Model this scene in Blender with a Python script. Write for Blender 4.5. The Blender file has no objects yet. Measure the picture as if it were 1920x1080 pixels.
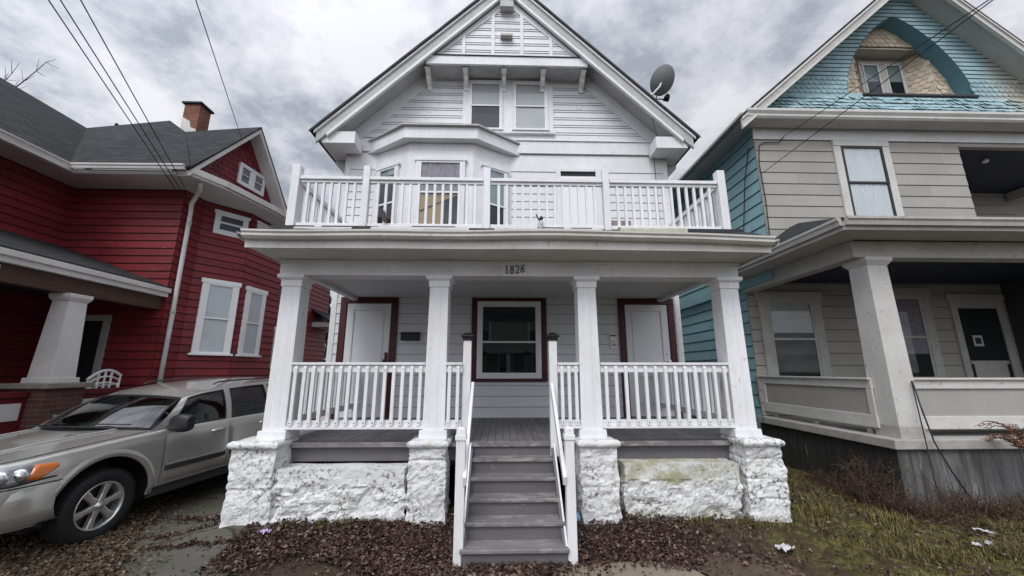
import bpy, math, random
from mathutils import Vector, Matrix, noise
random.seed(7)
rad = math.radians
scene = bpy.context.scene
col = scene.collection

# ------------------------------------------------------------------ materials
class NT:
    """tiny node-graph helper"""
    def __init__(s, name):
        s.m = bpy.data.materials.new(name); s.m.use_nodes = True
        s.t = s.m.node_tree; s.n = s.t.nodes; s.n.clear()
        s.out = s.N('ShaderNodeOutputMaterial')
        s.pos = None
    def N(s, typ, **kw):
        x = s.n.new(typ)
        for k, v in kw.items():
            if k.startswith('i_'):
                key = k[2:]
                x.inputs[int(key) if key.isdigit() else key.replace('_', ' ')].default_value = v
            else: setattr(x, k, v)
        return x
    def L(s, a, b): s.t.links.new(a, b)
    def P(s):
        if s.pos is None: s.pos = s.N('ShaderNodeNewGeometry')
        return s.pos.outputs['Position']
    def noise(s, scale, detail=5, rough=.6, stretch=(1, 1, 1), off=(0, 0, 0)):
        mp = s.N('ShaderNodeMapping'); mp.inputs['Scale'].default_value = stretch; mp.inputs['Location'].default_value = off
        s.L(s.P(), mp.inputs['Vector'])
        n = s.N('ShaderNodeTexNoise'); n.inputs['Scale'].default_value = scale
        n.inputs['Detail'].default_value = detail; n.inputs['Roughness'].default_value = rough
        s.L(mp.outputs[0], n.inputs['Vector']); return n.outputs[0]
    def ramp(s, v, a, b, c0=(0, 0, 0, 1), c1=(1, 1, 1, 1)):
        r = s.N('ShaderNodeValToRGB'); e = r.color_ramp.elements
        e[0].position = a; e[1].position = b; e[0].color = c0; e[1].color = c1
        s.L(v, r.inputs[0]); return r.outputs[0]
    def mix(s, f, a, b, mode='MIX'):
        x = s.N('ShaderNodeMix', data_type='RGBA', blend_type=mode)
        for sock, v in ((x.inputs[0], f), (x.inputs[6], a), (x.inputs[7], b)):
            if hasattr(v, 'links'): s.L(v, sock)
            else: sock.default_value = v if not isinstance(v, tuple) else (tuple(v) + (1,))[:4]
        return x.outputs[2]
    def math(s, op, a, b=0):
        x = s.N('ShaderNodeMath', operation=op)
        for sock, v in ((x.inputs[0], a), (x.inputs[1], b)):
            if hasattr(v, 'links'): s.L(v, sock)
            else: sock.default_value = v
        return x.outputs[0]
    def finish(s, color, rough=.6, metal=0, bump=None, bstr=.3, bdist=.01, spec=.4, coat=0):
        p = s.N('ShaderNodeBsdfPrincipled')
        for sock, v in ((p.inputs['Base Color'], color), (p.inputs['Roughness'], rough), (p.inputs['Metallic'], metal)):
            if hasattr(v, 'links'): s.L(v, sock)
            else: sock.default_value = v if not isinstance(v, tuple) else (tuple(v) + (1,))[:4]
        p.inputs['Specular IOR Level'].default_value = spec
        if coat: p.inputs['Coat Weight'].default_value = coat; p.inputs['Coat Roughness'].default_value = .08
        if bump is not None:
            b = s.N('ShaderNodeBump'); b.inputs['Strength'].default_value = bstr; b.inputs['Distance'].default_value = bdist
            s.L(bump, b.inputs['Height']); s.L(b.outputs[0], p.inputs['Normal'])
        s.L(p.outputs[0], s.out.inputs[0]); return s.m

def paint(name, c, dirt=None, amt=.35, scale=2.2, rough=.55, island=.06, stretch=(1, 1, 1), bump=.25, bscale=30, wear=None, wamt=.0, wstretch=(1, 1, 1), wscale=14):
    """aged paint: broad dirt tone, fine grain, per-board shift, chipped wear spots"""
    t = NT(name)
    dirt = dirt or tuple(x * .72 for x in c)
    n1 = t.noise(scale, 6, .62, stretch)
    cc = t.mix(t.math('MULTIPLY', t.ramp(n1, .38, .72), amt), c, dirt)
    n2 = t.noise(scale * 9, 4, .7, stretch, (3, 1, 7))
    cc = t.mix(t.math('MULTIPLY', t.ramp(n2, .45, .75), amt * .6), cc, dirt)
    if wear:
        n3 = t.noise(wscale, 7, .72, wstretch, (5, 9, 2)); n4 = t.noise(1.3, 3, .5, (1, 1, 1), (2, 2, 2))
        w = t.math('MULTIPLY', t.ramp(n3, .60 - wamt, .64 - wamt), t.ramp(n4, .35, .6))
        cc = t.mix(w, cc, wear)
    if island:
        g = t.N('ShaderNodeNewGeometry')
        hv = t.N('ShaderNodeHueSaturation')
        v = t.math('MULTIPLY_ADD', g.outputs['Random Per Island'], 2 * island); v.node.inputs[2].default_value = 1 - island
        t.L(v, hv.inputs['Value']); t.L(cc, hv.inputs['Color']); cc = hv.outputs[0]
    return t.finish(cc, rough, bump=t.noise(bscale, 4, .6, stretch), bstr=bump, bdist=.006)

def plain(name, c, rough=.5, metal=0, spec=.4, var=.12, coat=0):
    t = NT(name)
    cc = t.mix(t.math('MULTIPLY', t.noise(12, 4), 1), tuple(x * (1 - var) for x in c), tuple(min(1, x * (1 + var)) for x in c))
    return t.finish(cc, rough, metal, spec=spec, coat=coat)

def glass_mat(name, tint=(.95, .97, .97), ior=1.6, boost=1.0):
    t = NT(name)
    tr = t.N('ShaderNodeBsdfTransparent'); tr.inputs[0].default_value = tint + (1,)
    gl = t.N('ShaderNodeBsdfGlossy'); gl.inputs['Roughness'].default_value = .015; gl.inputs[0].default_value = (.95, .97, 1, 1)
    lw = t.N('ShaderNodeLayerWeight'); lw.inputs[0].default_value = .5; f0 = ((ior - 1) / (ior + 1)) ** 2
    fr = t.math('MULTIPLY_ADD', t.math('POWER', lw.outputs['Facing'], 5), 1 - f0); fr.node.inputs[2].default_value = f0
    b = t.N('ShaderNodeBump'); b.inputs['Strength'].default_value = .02; b.inputs['Distance'].default_value = .02
    t.L(t.noise(1.6, 2), b.inputs['Height']); t.L(b.outputs[0], gl.inputs['Normal']); 
    mx = t.N('ShaderNodeMixShader')
    t.L(t.math('MULTIPLY', fr, boost), mx.inputs[0]); t.L(tr.outputs[0], mx.inputs[1]); t.L(gl.outputs[0], mx.inputs[2])
    t.L(mx.outputs[0], t.out.inputs[0]); return t.m

M = {}
M['white_siding'] = paint('white_siding', (.70, .705, .73), (.53, .535, .55), .4, 1.4, .5, .04, (.5, 1, 1.6))
M['white_gable'] = paint('white_gable_siding', (.72, .72, .745), (.54, .54, .56), .5, 2.2, .55, .05, (.6, 1, 1.4), wear=(.40, .39, .38), wamt=.0, wstretch=(.7, 1, 1.4))
M['white_trim'] = paint('white_trim', (.76, .765, .785), (.50, .495, .48), .5, 1.6, .5, .0, (1, 1, .5), wear=(.42, .40, .37), wamt=-.02, wstretch=(1, 1, .5))
M['white_old'] = paint('white_weathered_trim', (.47, .47, .475), (.30, .30, .29), .7, 2.4, .6, 0, wear=(.30, .29, .27), wamt=.02)
M['white_rail'] = paint('white_rail_paint', (.80, .805, .83), (.54, .53, .50), .42, 2.4, .45, .05, (1, 1, .45), wear=(.45, .43, .40), wamt=-.015, wstretch=(1, 1, .5), wscale=22)
M['white_door'] = plain('white_door_paint', (.70, .71, .73), .4, var=.03)
M['vinyl'] = plain('white_vinyl', (.78, .79, .80), .35, var=.03)
M['gutter'] = paint('gutter_white', (.60, .585, .555), (.38, .35, .31), .65, 1.6, .45, 0, (1, 1, .6), wear=(.30, .26, .21), wamt=-.02, wstretch=(1.2, 1, .35), wscale=9)
M['ceil'] = paint('porch_ceiling_white', (.60, .60, .60), (.48, .48, .47), .4, 1.2, .6, .02)
M['maroon'] = plain('maroon_paint', (.062, .006, .012), .45, var=.15)
M['deck'] = paint('grey_deck_paint', (.17, .165, .175), (.10, .095, .10), .6, 2.6, .55, .10, (1.6, .5, 1), wear=(.27, .255, .25), wamt=.05, wstretch=(1.5, .6, 1))
M['tread'] = paint('worn_grey_tread', (.21, .20, .205), (.115, .105, .108), .7, 3, .6, .08, (.5, 1.5, 1), wear=(.34, .32, .31), wamt=.09, wstretch=(.4, 1.2, 1))
M['riser'] = paint('grey_riser_paint', (.135, .128, .14), (.09, .085, .09), .5, 3, .55, .06, (.6, 1, 1.5), wear=(.21, .20, .20), wamt=.0)
M['dark'] = plain('dark_interior', (.012, .013, .015), .9, var=.3)
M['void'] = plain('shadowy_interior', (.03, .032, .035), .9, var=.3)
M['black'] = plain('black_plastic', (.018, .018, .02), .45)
M['black_metal'] = plain('black_metal', (.015, .015, .016), .4, .3)
M['cable'] = plain('cable_rubber', (.02, .02, .024), .6)
M['curtain'] = paint('pale_curtain', (.60, .62, .64), (.46, .48, .50), .4, 3, .85, 0, (3, 3, .4))
M['lace'] = paint('mauve_lace_curtain', (.30, .27, .31), (.14, .125, .15), .7, 9, .9, 0)
M['blind'] = paint('window_blind', (.44, .45, .45), (.33, .34, .35), .4, 2, .7, 0)
M['tan_backing'] = plain('tan_backing', (.33, .225, .115), .8, var=.08)
M['glass'] = glass_mat('window_glass', (.93, .95, .95), 1.52, 1.0)
M['glass_dark'] = glass_mat('dark_window_glass', (.62, .70, .70), 1.6, 1.3)
M['glass_car'] = glass_mat('car_glass', (.30, .34, .34), 1.6, 1.3)
M['glass_screen'] = glass_mat('windscreen_glass', (.40, .45, .45), 1.75, 1.7)
M['glass_lamp'] = glass_mat('headlamp_glass', (.9, .92, .95), 1.5)
M['red_siding'] = paint('red_siding', (.205, .022, .028), (.12, .013, .017), .75, 1.3, .5, .16, (.5, .5, 1.6), wear=(.27, .075, .07), wamt=.0, wstretch=(.5, .5, 1.5))
M['red_shingle'] = paint('red_wood_shingle', (.20, .022, .034), (.10, .012, .018), .7, 3, .6, .22, wear=(.36, .18, .18), wamt=.03)
M['red_trim'] = plain('red_trim', (.11, .008, .014), .5)
M['rwhite'] = paint('old_white_trim', (.62, .60, .59), (.40, .38, .36), .5, 2, .55, 0)
M['brown'] = paint('brown_beam', (.07, .035, .025), (.035, .02, .015), .7, 4, .7, 0, (.4, 1, 3))
M['taupe'] = paint('taupe_shingle_siding', (.36, .345, .315), (.28, .268, .243), .5, 1.6, .75, .07, (1, 1, 1), bump=.3, bscale=18)
M['rtrim'] = paint('taupe_white_trim', (.60, .59, .57), (.40, .385, .36), .5, 2.4, .55, 0, wear=(.30, .28, .25), wamt=.0)
M['rtrim_grey'] = paint('grey_aged_trim', (.46, .45, .425), (.30, .29, .27), .6, 2.4, .6, 0, wear=(.24, .23, .21), wamt=.02)
M['blue'] = paint('pale_blue_siding', (.26, .44, .48), (.18, .31, .335), .6, 1.1, .65, .08, (.5, .5, 1.4), wear=(.33, .45, .47), wamt=.04, wstretch=(.6, .6, 1.5))
M['blue_dark'] = paint('blue_reveal', (.12, .26, .32), (.09, .20, .25), .6, 2, .65, .06)
M['cream'] = paint('cream_fish_scale', (.56, .49, .38), (.36, .28, .21), .7, 2.4, .7, .16, wear=(.42, .24, .17), wamt=.0)
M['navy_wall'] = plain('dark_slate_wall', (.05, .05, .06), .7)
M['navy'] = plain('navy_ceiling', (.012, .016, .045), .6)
M['conc'] = paint('pale_concrete_edge', (.42, .41, .385), (.22, .21, .20), .6, 4, .85, 0, bump=.5, bscale=50)
M['conc_dark'] = paint('streaked_concrete', (.15, .148, .145), (.035, .034, .034), .95, 4, .9, 0, (3.2, 3.2, .28), bump=.5, bscale=30, wear=(.33, .33, .33), wamt=.0, wstretch=(2.4, 2.4, .22), wscale=6)
M['conc_black'] = paint('shaded_stained_concrete', (.035, .034, .032), (.012, .012, .012), .9, 4, .95, 0, (3.2, 3.2, .28), bump=.5, wear=(.16, .155, .145), wamt=-.02, wstretch=(1.6, 1.6, .18), wscale=6)  # deep shade of the narrow side gap put into the tone, with streaky stains
M['cap_stone'] = paint('weathered_cap_stone', (.26, .23, .20), (.15, .13, .11), .6, 6, .9, 0, bump=.6)
M['silver_metal'] = plain('silver_metal', (.62, .62, .62), .35, .9)
M['dish'] = plain('dish_grey', (.19, .195, .205), .5)
M['plastic_white'] = plain('white_plastic', (.82, .82, .82), .4, var=.03)
M['paper'] = plain('white_litter', (.52, .50, .51), .7, var=.1)
M['lilac'] = plain('lilac_wrapper', (.55, .42, .66), .4, var=.2)
M['bluebag'] = plain('blue_plastic', (.18, .36, .55), .4, var=.1)
M['lap_white'] = plain('painted_shade_white_laps', (.30, .30, .315), .8, var=.25)  # siding lap tones: the shadow line under each board, put into colour
M['lap_gable'] = plain('painted_shade_gable_grooves', (.27, .27, .29), .8, var=.35)
M['lap_red'] = plain('painted_shade_red_laps', (.034, .005, .008), .8, var=.3)
M['lap_taupe'] = plain('painted_shade_taupe_laps', (.10, .092, .08), .8, var=.3)
M['lap_blue'] = plain('painted_shade_blue_laps', (.035, .085, .11), .8, var=.3)
M['lap_door'] = plain('door_moulding', (.58, .59, .61), .45, var=.05)
M['digit'] = plain('bronze_digit', (.05, .04, .032), .5, .4)

def rockpaint():
    t = NT('painted_rock_face')
    n = t.noise(7, 8, .7); n2 = t.noise(24, 6, .7, off=(4, 4, 4)); n3 = t.noise(1.7, 4, .6, off=(9, 2, 1))
    chip = t.math('MULTIPLY', t.ramp(n2, .53, .59), t.ramp(n3, .38, .56))
    c = t.mix(t.math('MULTIPLY', t.ramp(n, .35, .75), .4), (.76, .76, .765), (.50, .50, .495))
    c = t.mix(chip, c, (.17, .165, .16))
    moss = t.math('MULTIPLY', t.ramp(t.noise(3.2, 6, .7, off=(1, 7, 3)), .60, .72), .5)
    c = t.mix(moss, c, (.36, .37, .24))
    return t.finish(c, .8, bump=t.noise(32, 8, .72), bstr=.7, bdist=.02)
M['rock'] = rockpaint()
def mossyrock():
    t = NT('mossy_painted_rock')
    n = t.noise(7, 8, .7); n2 = t.noise(24, 6, .7, off=(4, 4, 4)); n3 = t.noise(1.7, 4, .6, off=(9, 2, 1))
    chip = t.math('MULTIPLY', t.ramp(n2, .52, .60), t.ramp(n3, .38, .6))
    c = t.mix(t.math('MULTIPLY', t.ramp(n, .35, .75), .45), (.70, .70, .69), (.44, .44, .42))
    c = t.mix(chip, c, (.16, .155, .14))
    sp = t.N('ShaderNodeSeparateXYZ'); t.L(t.P(), sp.inputs[0])
    hz = t.math('ADD', sp.outputs[2], t.math('MULTIPLY', t.noise(3, 5, .7, off=(6, 1, 1)), .35))
    bandm = t.math('MAXIMUM', t.ramp(hz, .70, .76), t.ramp(hz, .40, .46, (1, 1, 1, 1), (0, 0, 0, 1)))
    moss = t.math('MULTIPLY', t.math('MULTIPLY', t.ramp(t.noise(2.6, 7, .75, off=(1, 7, 3)), .44, .58), .75), bandm)
    c = t.mix(moss, c, (.30, .31, .13))
    return t.finish(c, .85, bump=t.noise(32, 8, .72), bstr=.7, bdist=.02)
M['rock_moss'] = mossyrock()

def shingle_roof(name, c, c2):
    t = NT(name)
    tc = t.N('ShaderNodeTexCoord')
    uv = t.N('ShaderNodeUVMap'); uv.uv_map = 'UVMap'
    br = t.N('ShaderNodeTexBrick'); br.inputs['Scale'].default_value = 1
    br.inputs['Color1'].default_value = c + (1,); br.inputs['Color2'].default_value = c2 + (1,); br.inputs['Mortar'].default_value = tuple(x * .35 for x in c) + (1,)
    br.inputs['Mortar Size'].default_value = .026; br.inputs['Brick Width'].default_value = .42; br.inputs['Row Height'].default_value = .19
    t.L(uv.outputs[0], br.inputs['Vector'])
    n = t.noise(1.2, 5, .6)
    cc = t.mix(t.math('MULTIPLY', t.ramp(n, .4, .7), .5), br.outputs['Color'], tuple(x * 1.7 for x in c))
    cc = t.mix(t.math('MULTIPLY', t.noise(90, 3, .8), .5), cc, tuple(x * .4 for x in c))
    return t.finish(cc, .9, bump=br.outputs['Fac'], bstr=.6, bdist=-.012)
M['roof'] = shingle_roof('dark_grey_shingles', (.014, .015, .019), (.043, .044, .05))
M['roof_black'] = shingle_roof('black_shingles', (.02, .021, .025), (.03, .031, .035))
M['roof_edge'] = plain('shingle_edge', (.045, .045, .05), .9, var=.4)

def brickm():
    t = NT('dark_brick')
    uv = t.N('ShaderNodeUVMap'); uv.uv_map = 'UVMap'
    br = t.N('ShaderNodeTexBrick'); br.inputs['Scale'].default_value = 1
    br.inputs['Color1'].default_value = (.085, .03, .024, 1); br.inputs['Color2'].default_value = (.13, .05, .04, 1); br.inputs['Mortar'].default_value = (.10, .09, .085, 1)
    br.inputs['Mortar Size'].default_value = .008; br.inputs['Brick Width'].default_value = .21; br.inputs['Row Height'].default_value = .073
    t.L(uv.outputs[0], br.inputs['Vector'])
    return t.finish(br.outputs['Color'], .9, bump=br.outputs['Fac'], bstr=.5, bdist=-.008)
M['brick'] = brickm()
def brick_orange():
    t = NT('orange_brick')
    uv = t.N('ShaderNodeUVMap'); uv.uv_map = 'UVMap'
    br = t.N('ShaderNodeTexBrick'); br.inputs['Scale'].default_value = 1
    br.inputs['Color1'].default_value = (.27, .085, .045, 1); br.inputs['Color2'].default_value = (.18, .06, .035, 1); br.inputs['Mortar'].default_value = (.2, .16, .14, 1)
    br.inputs['Mortar Size'].default_value = .008; br.inputs['Brick Width'].default_value = .21; br.inputs['Row Height'].default_value = .073
    t.L(uv.outputs[0], br.inputs['Vector'])
    c = t.mix(t.math('MULTIPLY', t.ramp(t.noise(3, 6, .7), .4, .7), .7), br.outputs['Color'], (.09, .035, .025))
    return t.finish(c, .9, bump=br.outputs['Fac'], bstr=.5, bdist=-.008)
M['brick_orange'] = brick_orange()

def islandmat(name, cols, rough=.8, spec=.3, trans=0):
    t = NT(name)
    g = t.N('ShaderNodeNewGeometry'); r = t.N('ShaderNodeValToRGB'); e = r.color_ramp.elements
    while len(e) < len(cols): e.new(.5)
    for i, c in enumerate(cols): e[i].position = i / (len(cols) - 1); e[i].color = c + (1,)
    t.L(g.outputs['Random Per Island'], r.inputs[0])
    c = t.mix(t.math('MULTIPLY', t.noise(40, 3), .5), r.outputs[0], tuple(x * .5 for x in cols[0]))
    return t.finish(c, rough, spec=spec)
M['leaf'] = islandmat('brown_leaves', [(.020, .012, .012), (.06, .028, .022), (.12, .058, .042), (.04, .026, .025), (.20, .13, .095), (.075, .036, .030), (.026, .017, .017), (.30, .225, .18), (.15, .08, .06)], .7)
M['leaf_tan'] = islandmat('tan_leaves', [(.035, .022, .015), (.10, .062, .040), (.19, .13, .085), (.06, .038, .026), (.29, .22, .15), (.12, .08, .052), (.025, .017, .013)], .75)
M['grass'] = islandmat('grass_blades', [(.045, .056, .016), (.10, .10, .030), (.27, .22, .065), (.070, .085, .024), (.31, .24, .10), (.20, .17, .046), (.12, .080, .045), (.09, .10, .03)], .7)
M['weed'] = islandmat('dry_weed_stems', [(.050, .028, .020), (.085, .050, .034), (.16, .105, .072), (.035, .020, .015), (.11, .058, .038)], .8)
M['fern'] = islandmat('dry_russet_fronds', [(.16, .075, .045), (.24, .12, .075), (.11, .05, .03)], .8)
M['needles'] = islandmat('evergreen_needles', [(.010, .018, .009), (.02, .032, .014), (.035, .05, .022), (.012, .02, .012)], .7)
M['bark'] = paint('bark', (.06, .05, .045), (.03, .026, .024), .7, 6, .9, 0)

def groundm():
    t = NT('yard_soil')
    P = t.P(); sp = t.N('ShaderNodeSeparateXYZ'); t.L(P, sp.inputs[0])
    n = t.noise(2.2, 8, .7); n2 = t.noise(14, 6, .75, off=(3, 3, 3)); n3 = t.noise(60, 4, .7)
    soil = t.mix(t.ramp(n2, .35, .7), (.045, .030, .022), (.095, .068, .05))
    soil = t.mix(t.math('MULTIPLY', t.ramp(n3, .5, .7), .6), soil, (.15, .12, .09))
    moss = t.mix(t.ramp(n2, .35, .68), (.055, .062, .018), (.20, .175, .055))
    moss = t.mix(t.ramp(t.noise(5, 5, .7, off=(8, 1, 1)), .46, .62), moss, (.070, .045, .028))
    # lawn area lies to the right of the paved walk
    edge = t.math('ADD', sp.outputs[0], t.math('MULTIPLY', n, 1.6))
    f = t.ramp(t.math('MULTIPLY', edge, .1), .335, .40)
    dk = t.ramp(t.noise(9, 6, .75, off=(2, 9, 4)), .42, .62)
    moss = t.mix(t.math('MULTIPLY', dk, .75), moss, (.035, .026, .016))
    c = t.mix(f, soil, moss)
    return t.finish(c, .95, bump=t.math('ADD', n2, n3), bstr=.8, bdist=.03, spec=.2)
M['ground'] = groundm()
def slabm(name, a, b, moss=None, crack=.55):
    t = NT(name)
    n = t.noise(3, 8, .7); n2 = t.noise(50, 5, .75)
    c = t.mix(t.ramp(n, .3, .7), a, b)
    c = t.mix(t.math('MULTIPLY', n2, .45), c, tuple(x * .5 for x in a))
    wp = t.N('ShaderNodeVectorMath', operation='ADD'); ns = t.N('ShaderNodeTexNoise'); ns.inputs['Scale'].default_value = 2.5
    sc = t.N('ShaderNodeVectorMath', operation='SCALE'); sc.inputs['Scale'].default_value = .35
    t.L(t.P(), ns.inputs['Vector']); t.L(ns.outputs['Color'], sc.inputs[0]); t.L(sc.outputs[0], wp.inputs[1]); t.L(t.P(), wp.inputs[0])
    v = t.N('ShaderNodeTexVoronoi', feature='DISTANCE_TO_EDGE'); v.inputs['Scale'].default_value = crack
    t.L(wp.outputs[0], v.inputs['Vector'])
    k = t.ramp(v.outputs['Distance'], .004, .014, (1, 1, 1, 1), (0, 0, 0, 1))
    c = t.mix(k, c, (.012, .01, .008))
    if moss: c = t.mix(t.math('MULTIPLY', t.ramp(t.noise(1.6, 6, .7, off=(2, 5, 1)), .48, .62), .7), c, moss)
    return t.finish(c, .85, bump=n2, bstr=.5, bdist=.012, spec=.25)
M['drive'] = slabm('old_driveway_concrete', (.088, .084, .072), (.135, .128, .11), (.062, .066, .042))
M['walk'] = slabm('tan_walk_concrete', (.27, .23, .175), (.20, .165, .125), None, .3)
M['mudwalk'] = slabm('muddy_slab', (.115, .088, .065), (.085, .062, .047), (.07, .055, .038), .3)

def carpaint():
    t = NT('silver_car_paint')
    n = t.noise(400, 2, .5)
    c = t.mix(n, (.46, .455, .43), (.60, .59, .56))
    c = t.mix(t.math('MULTIPLY', t.ramp(t.noise(2.5, 6, .7), .45, .8), .25), c, (.22, .20, .17))
    return t.finish(c, .24, .62, spec=.5, coat=.8)
M['car'] = carpaint()
M['tyre'] = plain('tyre_rubber', (.014, .014, .014), .8, var=.3)
M['alloy'] = plain('alloy_wheel', (.66, .65, .63), .3, .8)
M['orange'] = plain('amber_lens', (.50, .13, .025), .2, coat=.5)
M['lamp_reflector'] = plain('lamp_reflector', (.75, .76, .78), .18, .9)
M['lamp_dark'] = plain('headlamp_bezel', (.42, .42, .42), .25, .7)
M['cladding'] = plain('dark_car_trim', (.035, .035, .036), .6)
M['chrome'] = plain('chrome', (.7, .7, .7), .15, 1)

# ------------------------------------------------------------------ mesh helpers
class MB:
    def __init__(s): s.v = []; s.f = []; s.mi = {}
    def add(s, pts, faces, mi=0):
        b = len(s.v); s.v += [tuple(p) for p in pts]
        for f in faces:
            if mi: s.mi[len(s.f)] = mi
            s.f.append(tuple(b + i for i in f))
    def poly(s, *pts): s.add(pts, [tuple(range(len(pts)))])
    def box(s, x0, x1, y0, y1, z0, z1):
        s.add([(x0, y0, z0), (x1, y0, z0), (x1, y1, z0), (x0, y1, z0), (x0, y0, z1), (x1, y0, z1), (x1, y1, z1), (x0, y1, z1)],
              [(3, 2, 1, 0), (4, 5, 6, 7), (0, 1, 5, 4), (1, 2, 6, 5), (2, 3, 7, 6), (3, 0, 4, 7)])
    def taper(s, cx, cy, z0, z1, w0, w1, d0=None, d1=None):
        d0 = d0 or w0; d1 = d1 or w1
        p = [(cx + a * w / 2, cy + b * d / 2, z) for z, w, d in ((z0, w0, d0), (z1, w1, d1)) for a, b in ((-1, -1), (1, -1), (1, 1), (-1, 1))]
        s.add(p, [(3, 2, 1, 0), (4, 5, 6, 7), (0, 1, 5, 4), (1, 2, 6, 5), (2, 3, 7, 6), (3, 0, 4, 7)])
    def prism(s, pts, axis, a, b):
        """closed polygon (two coords) extruded along axis from a to b"""
        def P(p, t): return (t, p[0], p[1]) if axis == 'x' else (p[0], t, p[1]) if axis == 'y' else (p[0], p[1], t)
        n = len(pts)
        s.add([P(p, a) for p in pts] + [P(p, b) for p in pts],
              [tuple(range(n)), tuple(range(2 * n - 1, n - 1, -1))] + [(i, n + i, n + (i + 1) % n, (i + 1) % n) for i in range(n)])
    def slab(s, pts, dz, up=False):
        n = len(pts); lo = [(p[0], p[1], p[2] - dz) for p in pts]
        s.add(list(pts) + lo, [tuple(range(n)), tuple(range(2 * n - 1, n - 1, -1))] + [(i, n + i, n + (i + 1) % n, (i + 1) % n) for i in range(n)])
    def bar(s, p0, p1, e1, w1, w2):
        p0, p1, e1 = Vector(p0), Vector(p1), Vector(e1); d = (p1 - p0).normalized()
        e1 = (e1 - d * e1.dot(d)).normalized(); e2 = d.cross(e1)
        c = [(-1, -1), (1, -1), (1, 1), (-1, 1)]
        pts = [p + e1 * a * w1 / 2 + e2 * b * w2 / 2 for p in (p0, p1) for a, b in c]
        s.add(pts, [(3, 2, 1, 0), (4, 5, 6, 7), (0, 1, 5, 4), (1, 2, 6, 5), (2, 3, 7, 6), (3, 0, 4, 7)])
    def tube(s, pts, r, n=6, closed=False, caps=True):
        pts = [Vector(p) for p in pts]; R = r if isinstance(r, (list, tuple)) else [r] * len(pts)
        ref = None; base = len(s.v); m = len(pts)
        for i, p in enumerate(pts):
            d = (pts[min(i + 1, m - 1)] - pts[max(i - 1, 0)])
            if closed: d = pts[(i + 1) % m] - pts[i - 1]
            d = d.normalized() if d.length > 1e-9 else Vector((0, 0, 1))
            if ref is None: ref = Vector((0, 0, 1)) if abs(d.z) < .9 else Vector((1, 0, 0))
            a = (ref - d * ref.dot(d)).normalized(); b = d.cross(a); ref = a
            for k in range(n):
                t = 2 * math.pi * k / n; s.v.append(tuple(p + a * math.cos(t) * R[i] + b * math.sin(t) * R[i]))
        for i in range(m if closed else m - 1):
            j = (i + 1) % m
            for k in range(n):
                s.f.append((base + i * n + k, base + i * n + (k + 1) % n, base + j * n + (k + 1) % n, base + j * n + k))
        if caps and not closed:
            s.f.append(tuple(base + k for k in range(n - 1, -1, -1))); s.f.append(tuple(base + (m - 1) * n + k for k in range(n)))
    def grid(s, rows, wrap=False):
        b = len(s.v); nr = len(rows); nc = len(rows[0])
        for r in rows: s.v += [tuple(p) for p in r]
        for i in range(nr - 1):
            for j in range(nc if wrap else nc - 1):
                k = (j + 1) % nc
                s.f.append((b + i * nc + j, b + i * nc + k, b + (i + 1) * nc + k, b + (i + 1) * nc + j))
    def lathe(s, prof, c, axis, n=32):
        """prof: list of (radius, offset along axis)"""
        rows = []
        for r, o in prof:
            row = []
            for k in range(n):
                t = 2 * math.pi * k / n; a, b = r * math.cos(t), r * math.sin(t)
                row.append((c[0] + o, c[1] + a, c[2] + b) if axis == 'x' else (c[0] + a, c[1] + o, c[2] + b) if axis == 'y' else (c[0] + a, c[1] + b, c[2] + o))
            rows.append(row)
        s.grid(rows, True)
    def build(s, name, m, parent=None, bevel=0, smooth=False, boxuv=False):
        me = bpy.data.meshes.new(name); me.from_pydata(s.v, [], s.f); me.update()
        for mm in (m if isinstance(m, tuple) else (m,)): me.materials.append(M[mm] if isinstance(mm, str) else mm)
        for k_, i_ in s.mi.items(): me.polygons[k_].material_index = i_
        if smooth:
            for p in me.polygons: p.use_smooth = True
        if boxuv:
            uv = me.uv_layers.new(name='UVMap')
            for p in me.polygons:
                n = p.normal; ax = max(range(3), key=lambda i: abs(n[i]))
                h = Vector((-n.y, n.x, 0)); 
                if h.length < 1e-4: h = Vector((1, 0, 0))
                h.normalize(); w = n.cross(h)
                for li in p.loop_indices:
                    q = me.vertices[me.loops[li].vertex_index].co
                    uv.data[li].uv = (q.dot(h), q.dot(w))
        o = bpy.data.objects.new(name, me); col.objects.link(o)
        if parent is not None:
            o.parent = parent
            o.matrix_parent_inverse = Matrix.Translation(-WORLD[parent.name])
            WORLD[o.name] = Vector((0, 0, 0))
            # children keep world coordinates in their meshes
        else: WORLD[o.name] = Vector((0, 0, 0))
        if bevel:
            b = o.modifiers.new('bevel', 'BEVEL'); b.width = bevel; b.segments = 2; b.limit_method = 'ANGLE'; b.angle_limit = rad(50)
        return o
WORLD = {}
def thing(name, label, cat, loc=(0, 0, 0), group=None):
    o = bpy.data.objects.new(name, None); o.empty_display_size = .2; col.objects.link(o); o.location = loc
    WORLD[o.name] = Vector(loc); o['label'] = label; o['category'] = cat
    if group: o['group'] = group
    return o
def tag(o, label=None, cat=None, kind=None, group=None):
    if label: o['label'] = label
    if cat: o['category'] = cat
    if kind: o['kind'] = kind
    if group: o['group'] = group
    return o
def copy_part(o, loc, parent):
    c = o.copy(); col.objects.link(c); c.parent = parent; c.matrix_parent_inverse = Matrix.Translation(-WORLD[parent.name]); c.location = loc
    WORLD[c.name] = Vector(loc); return c

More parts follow.
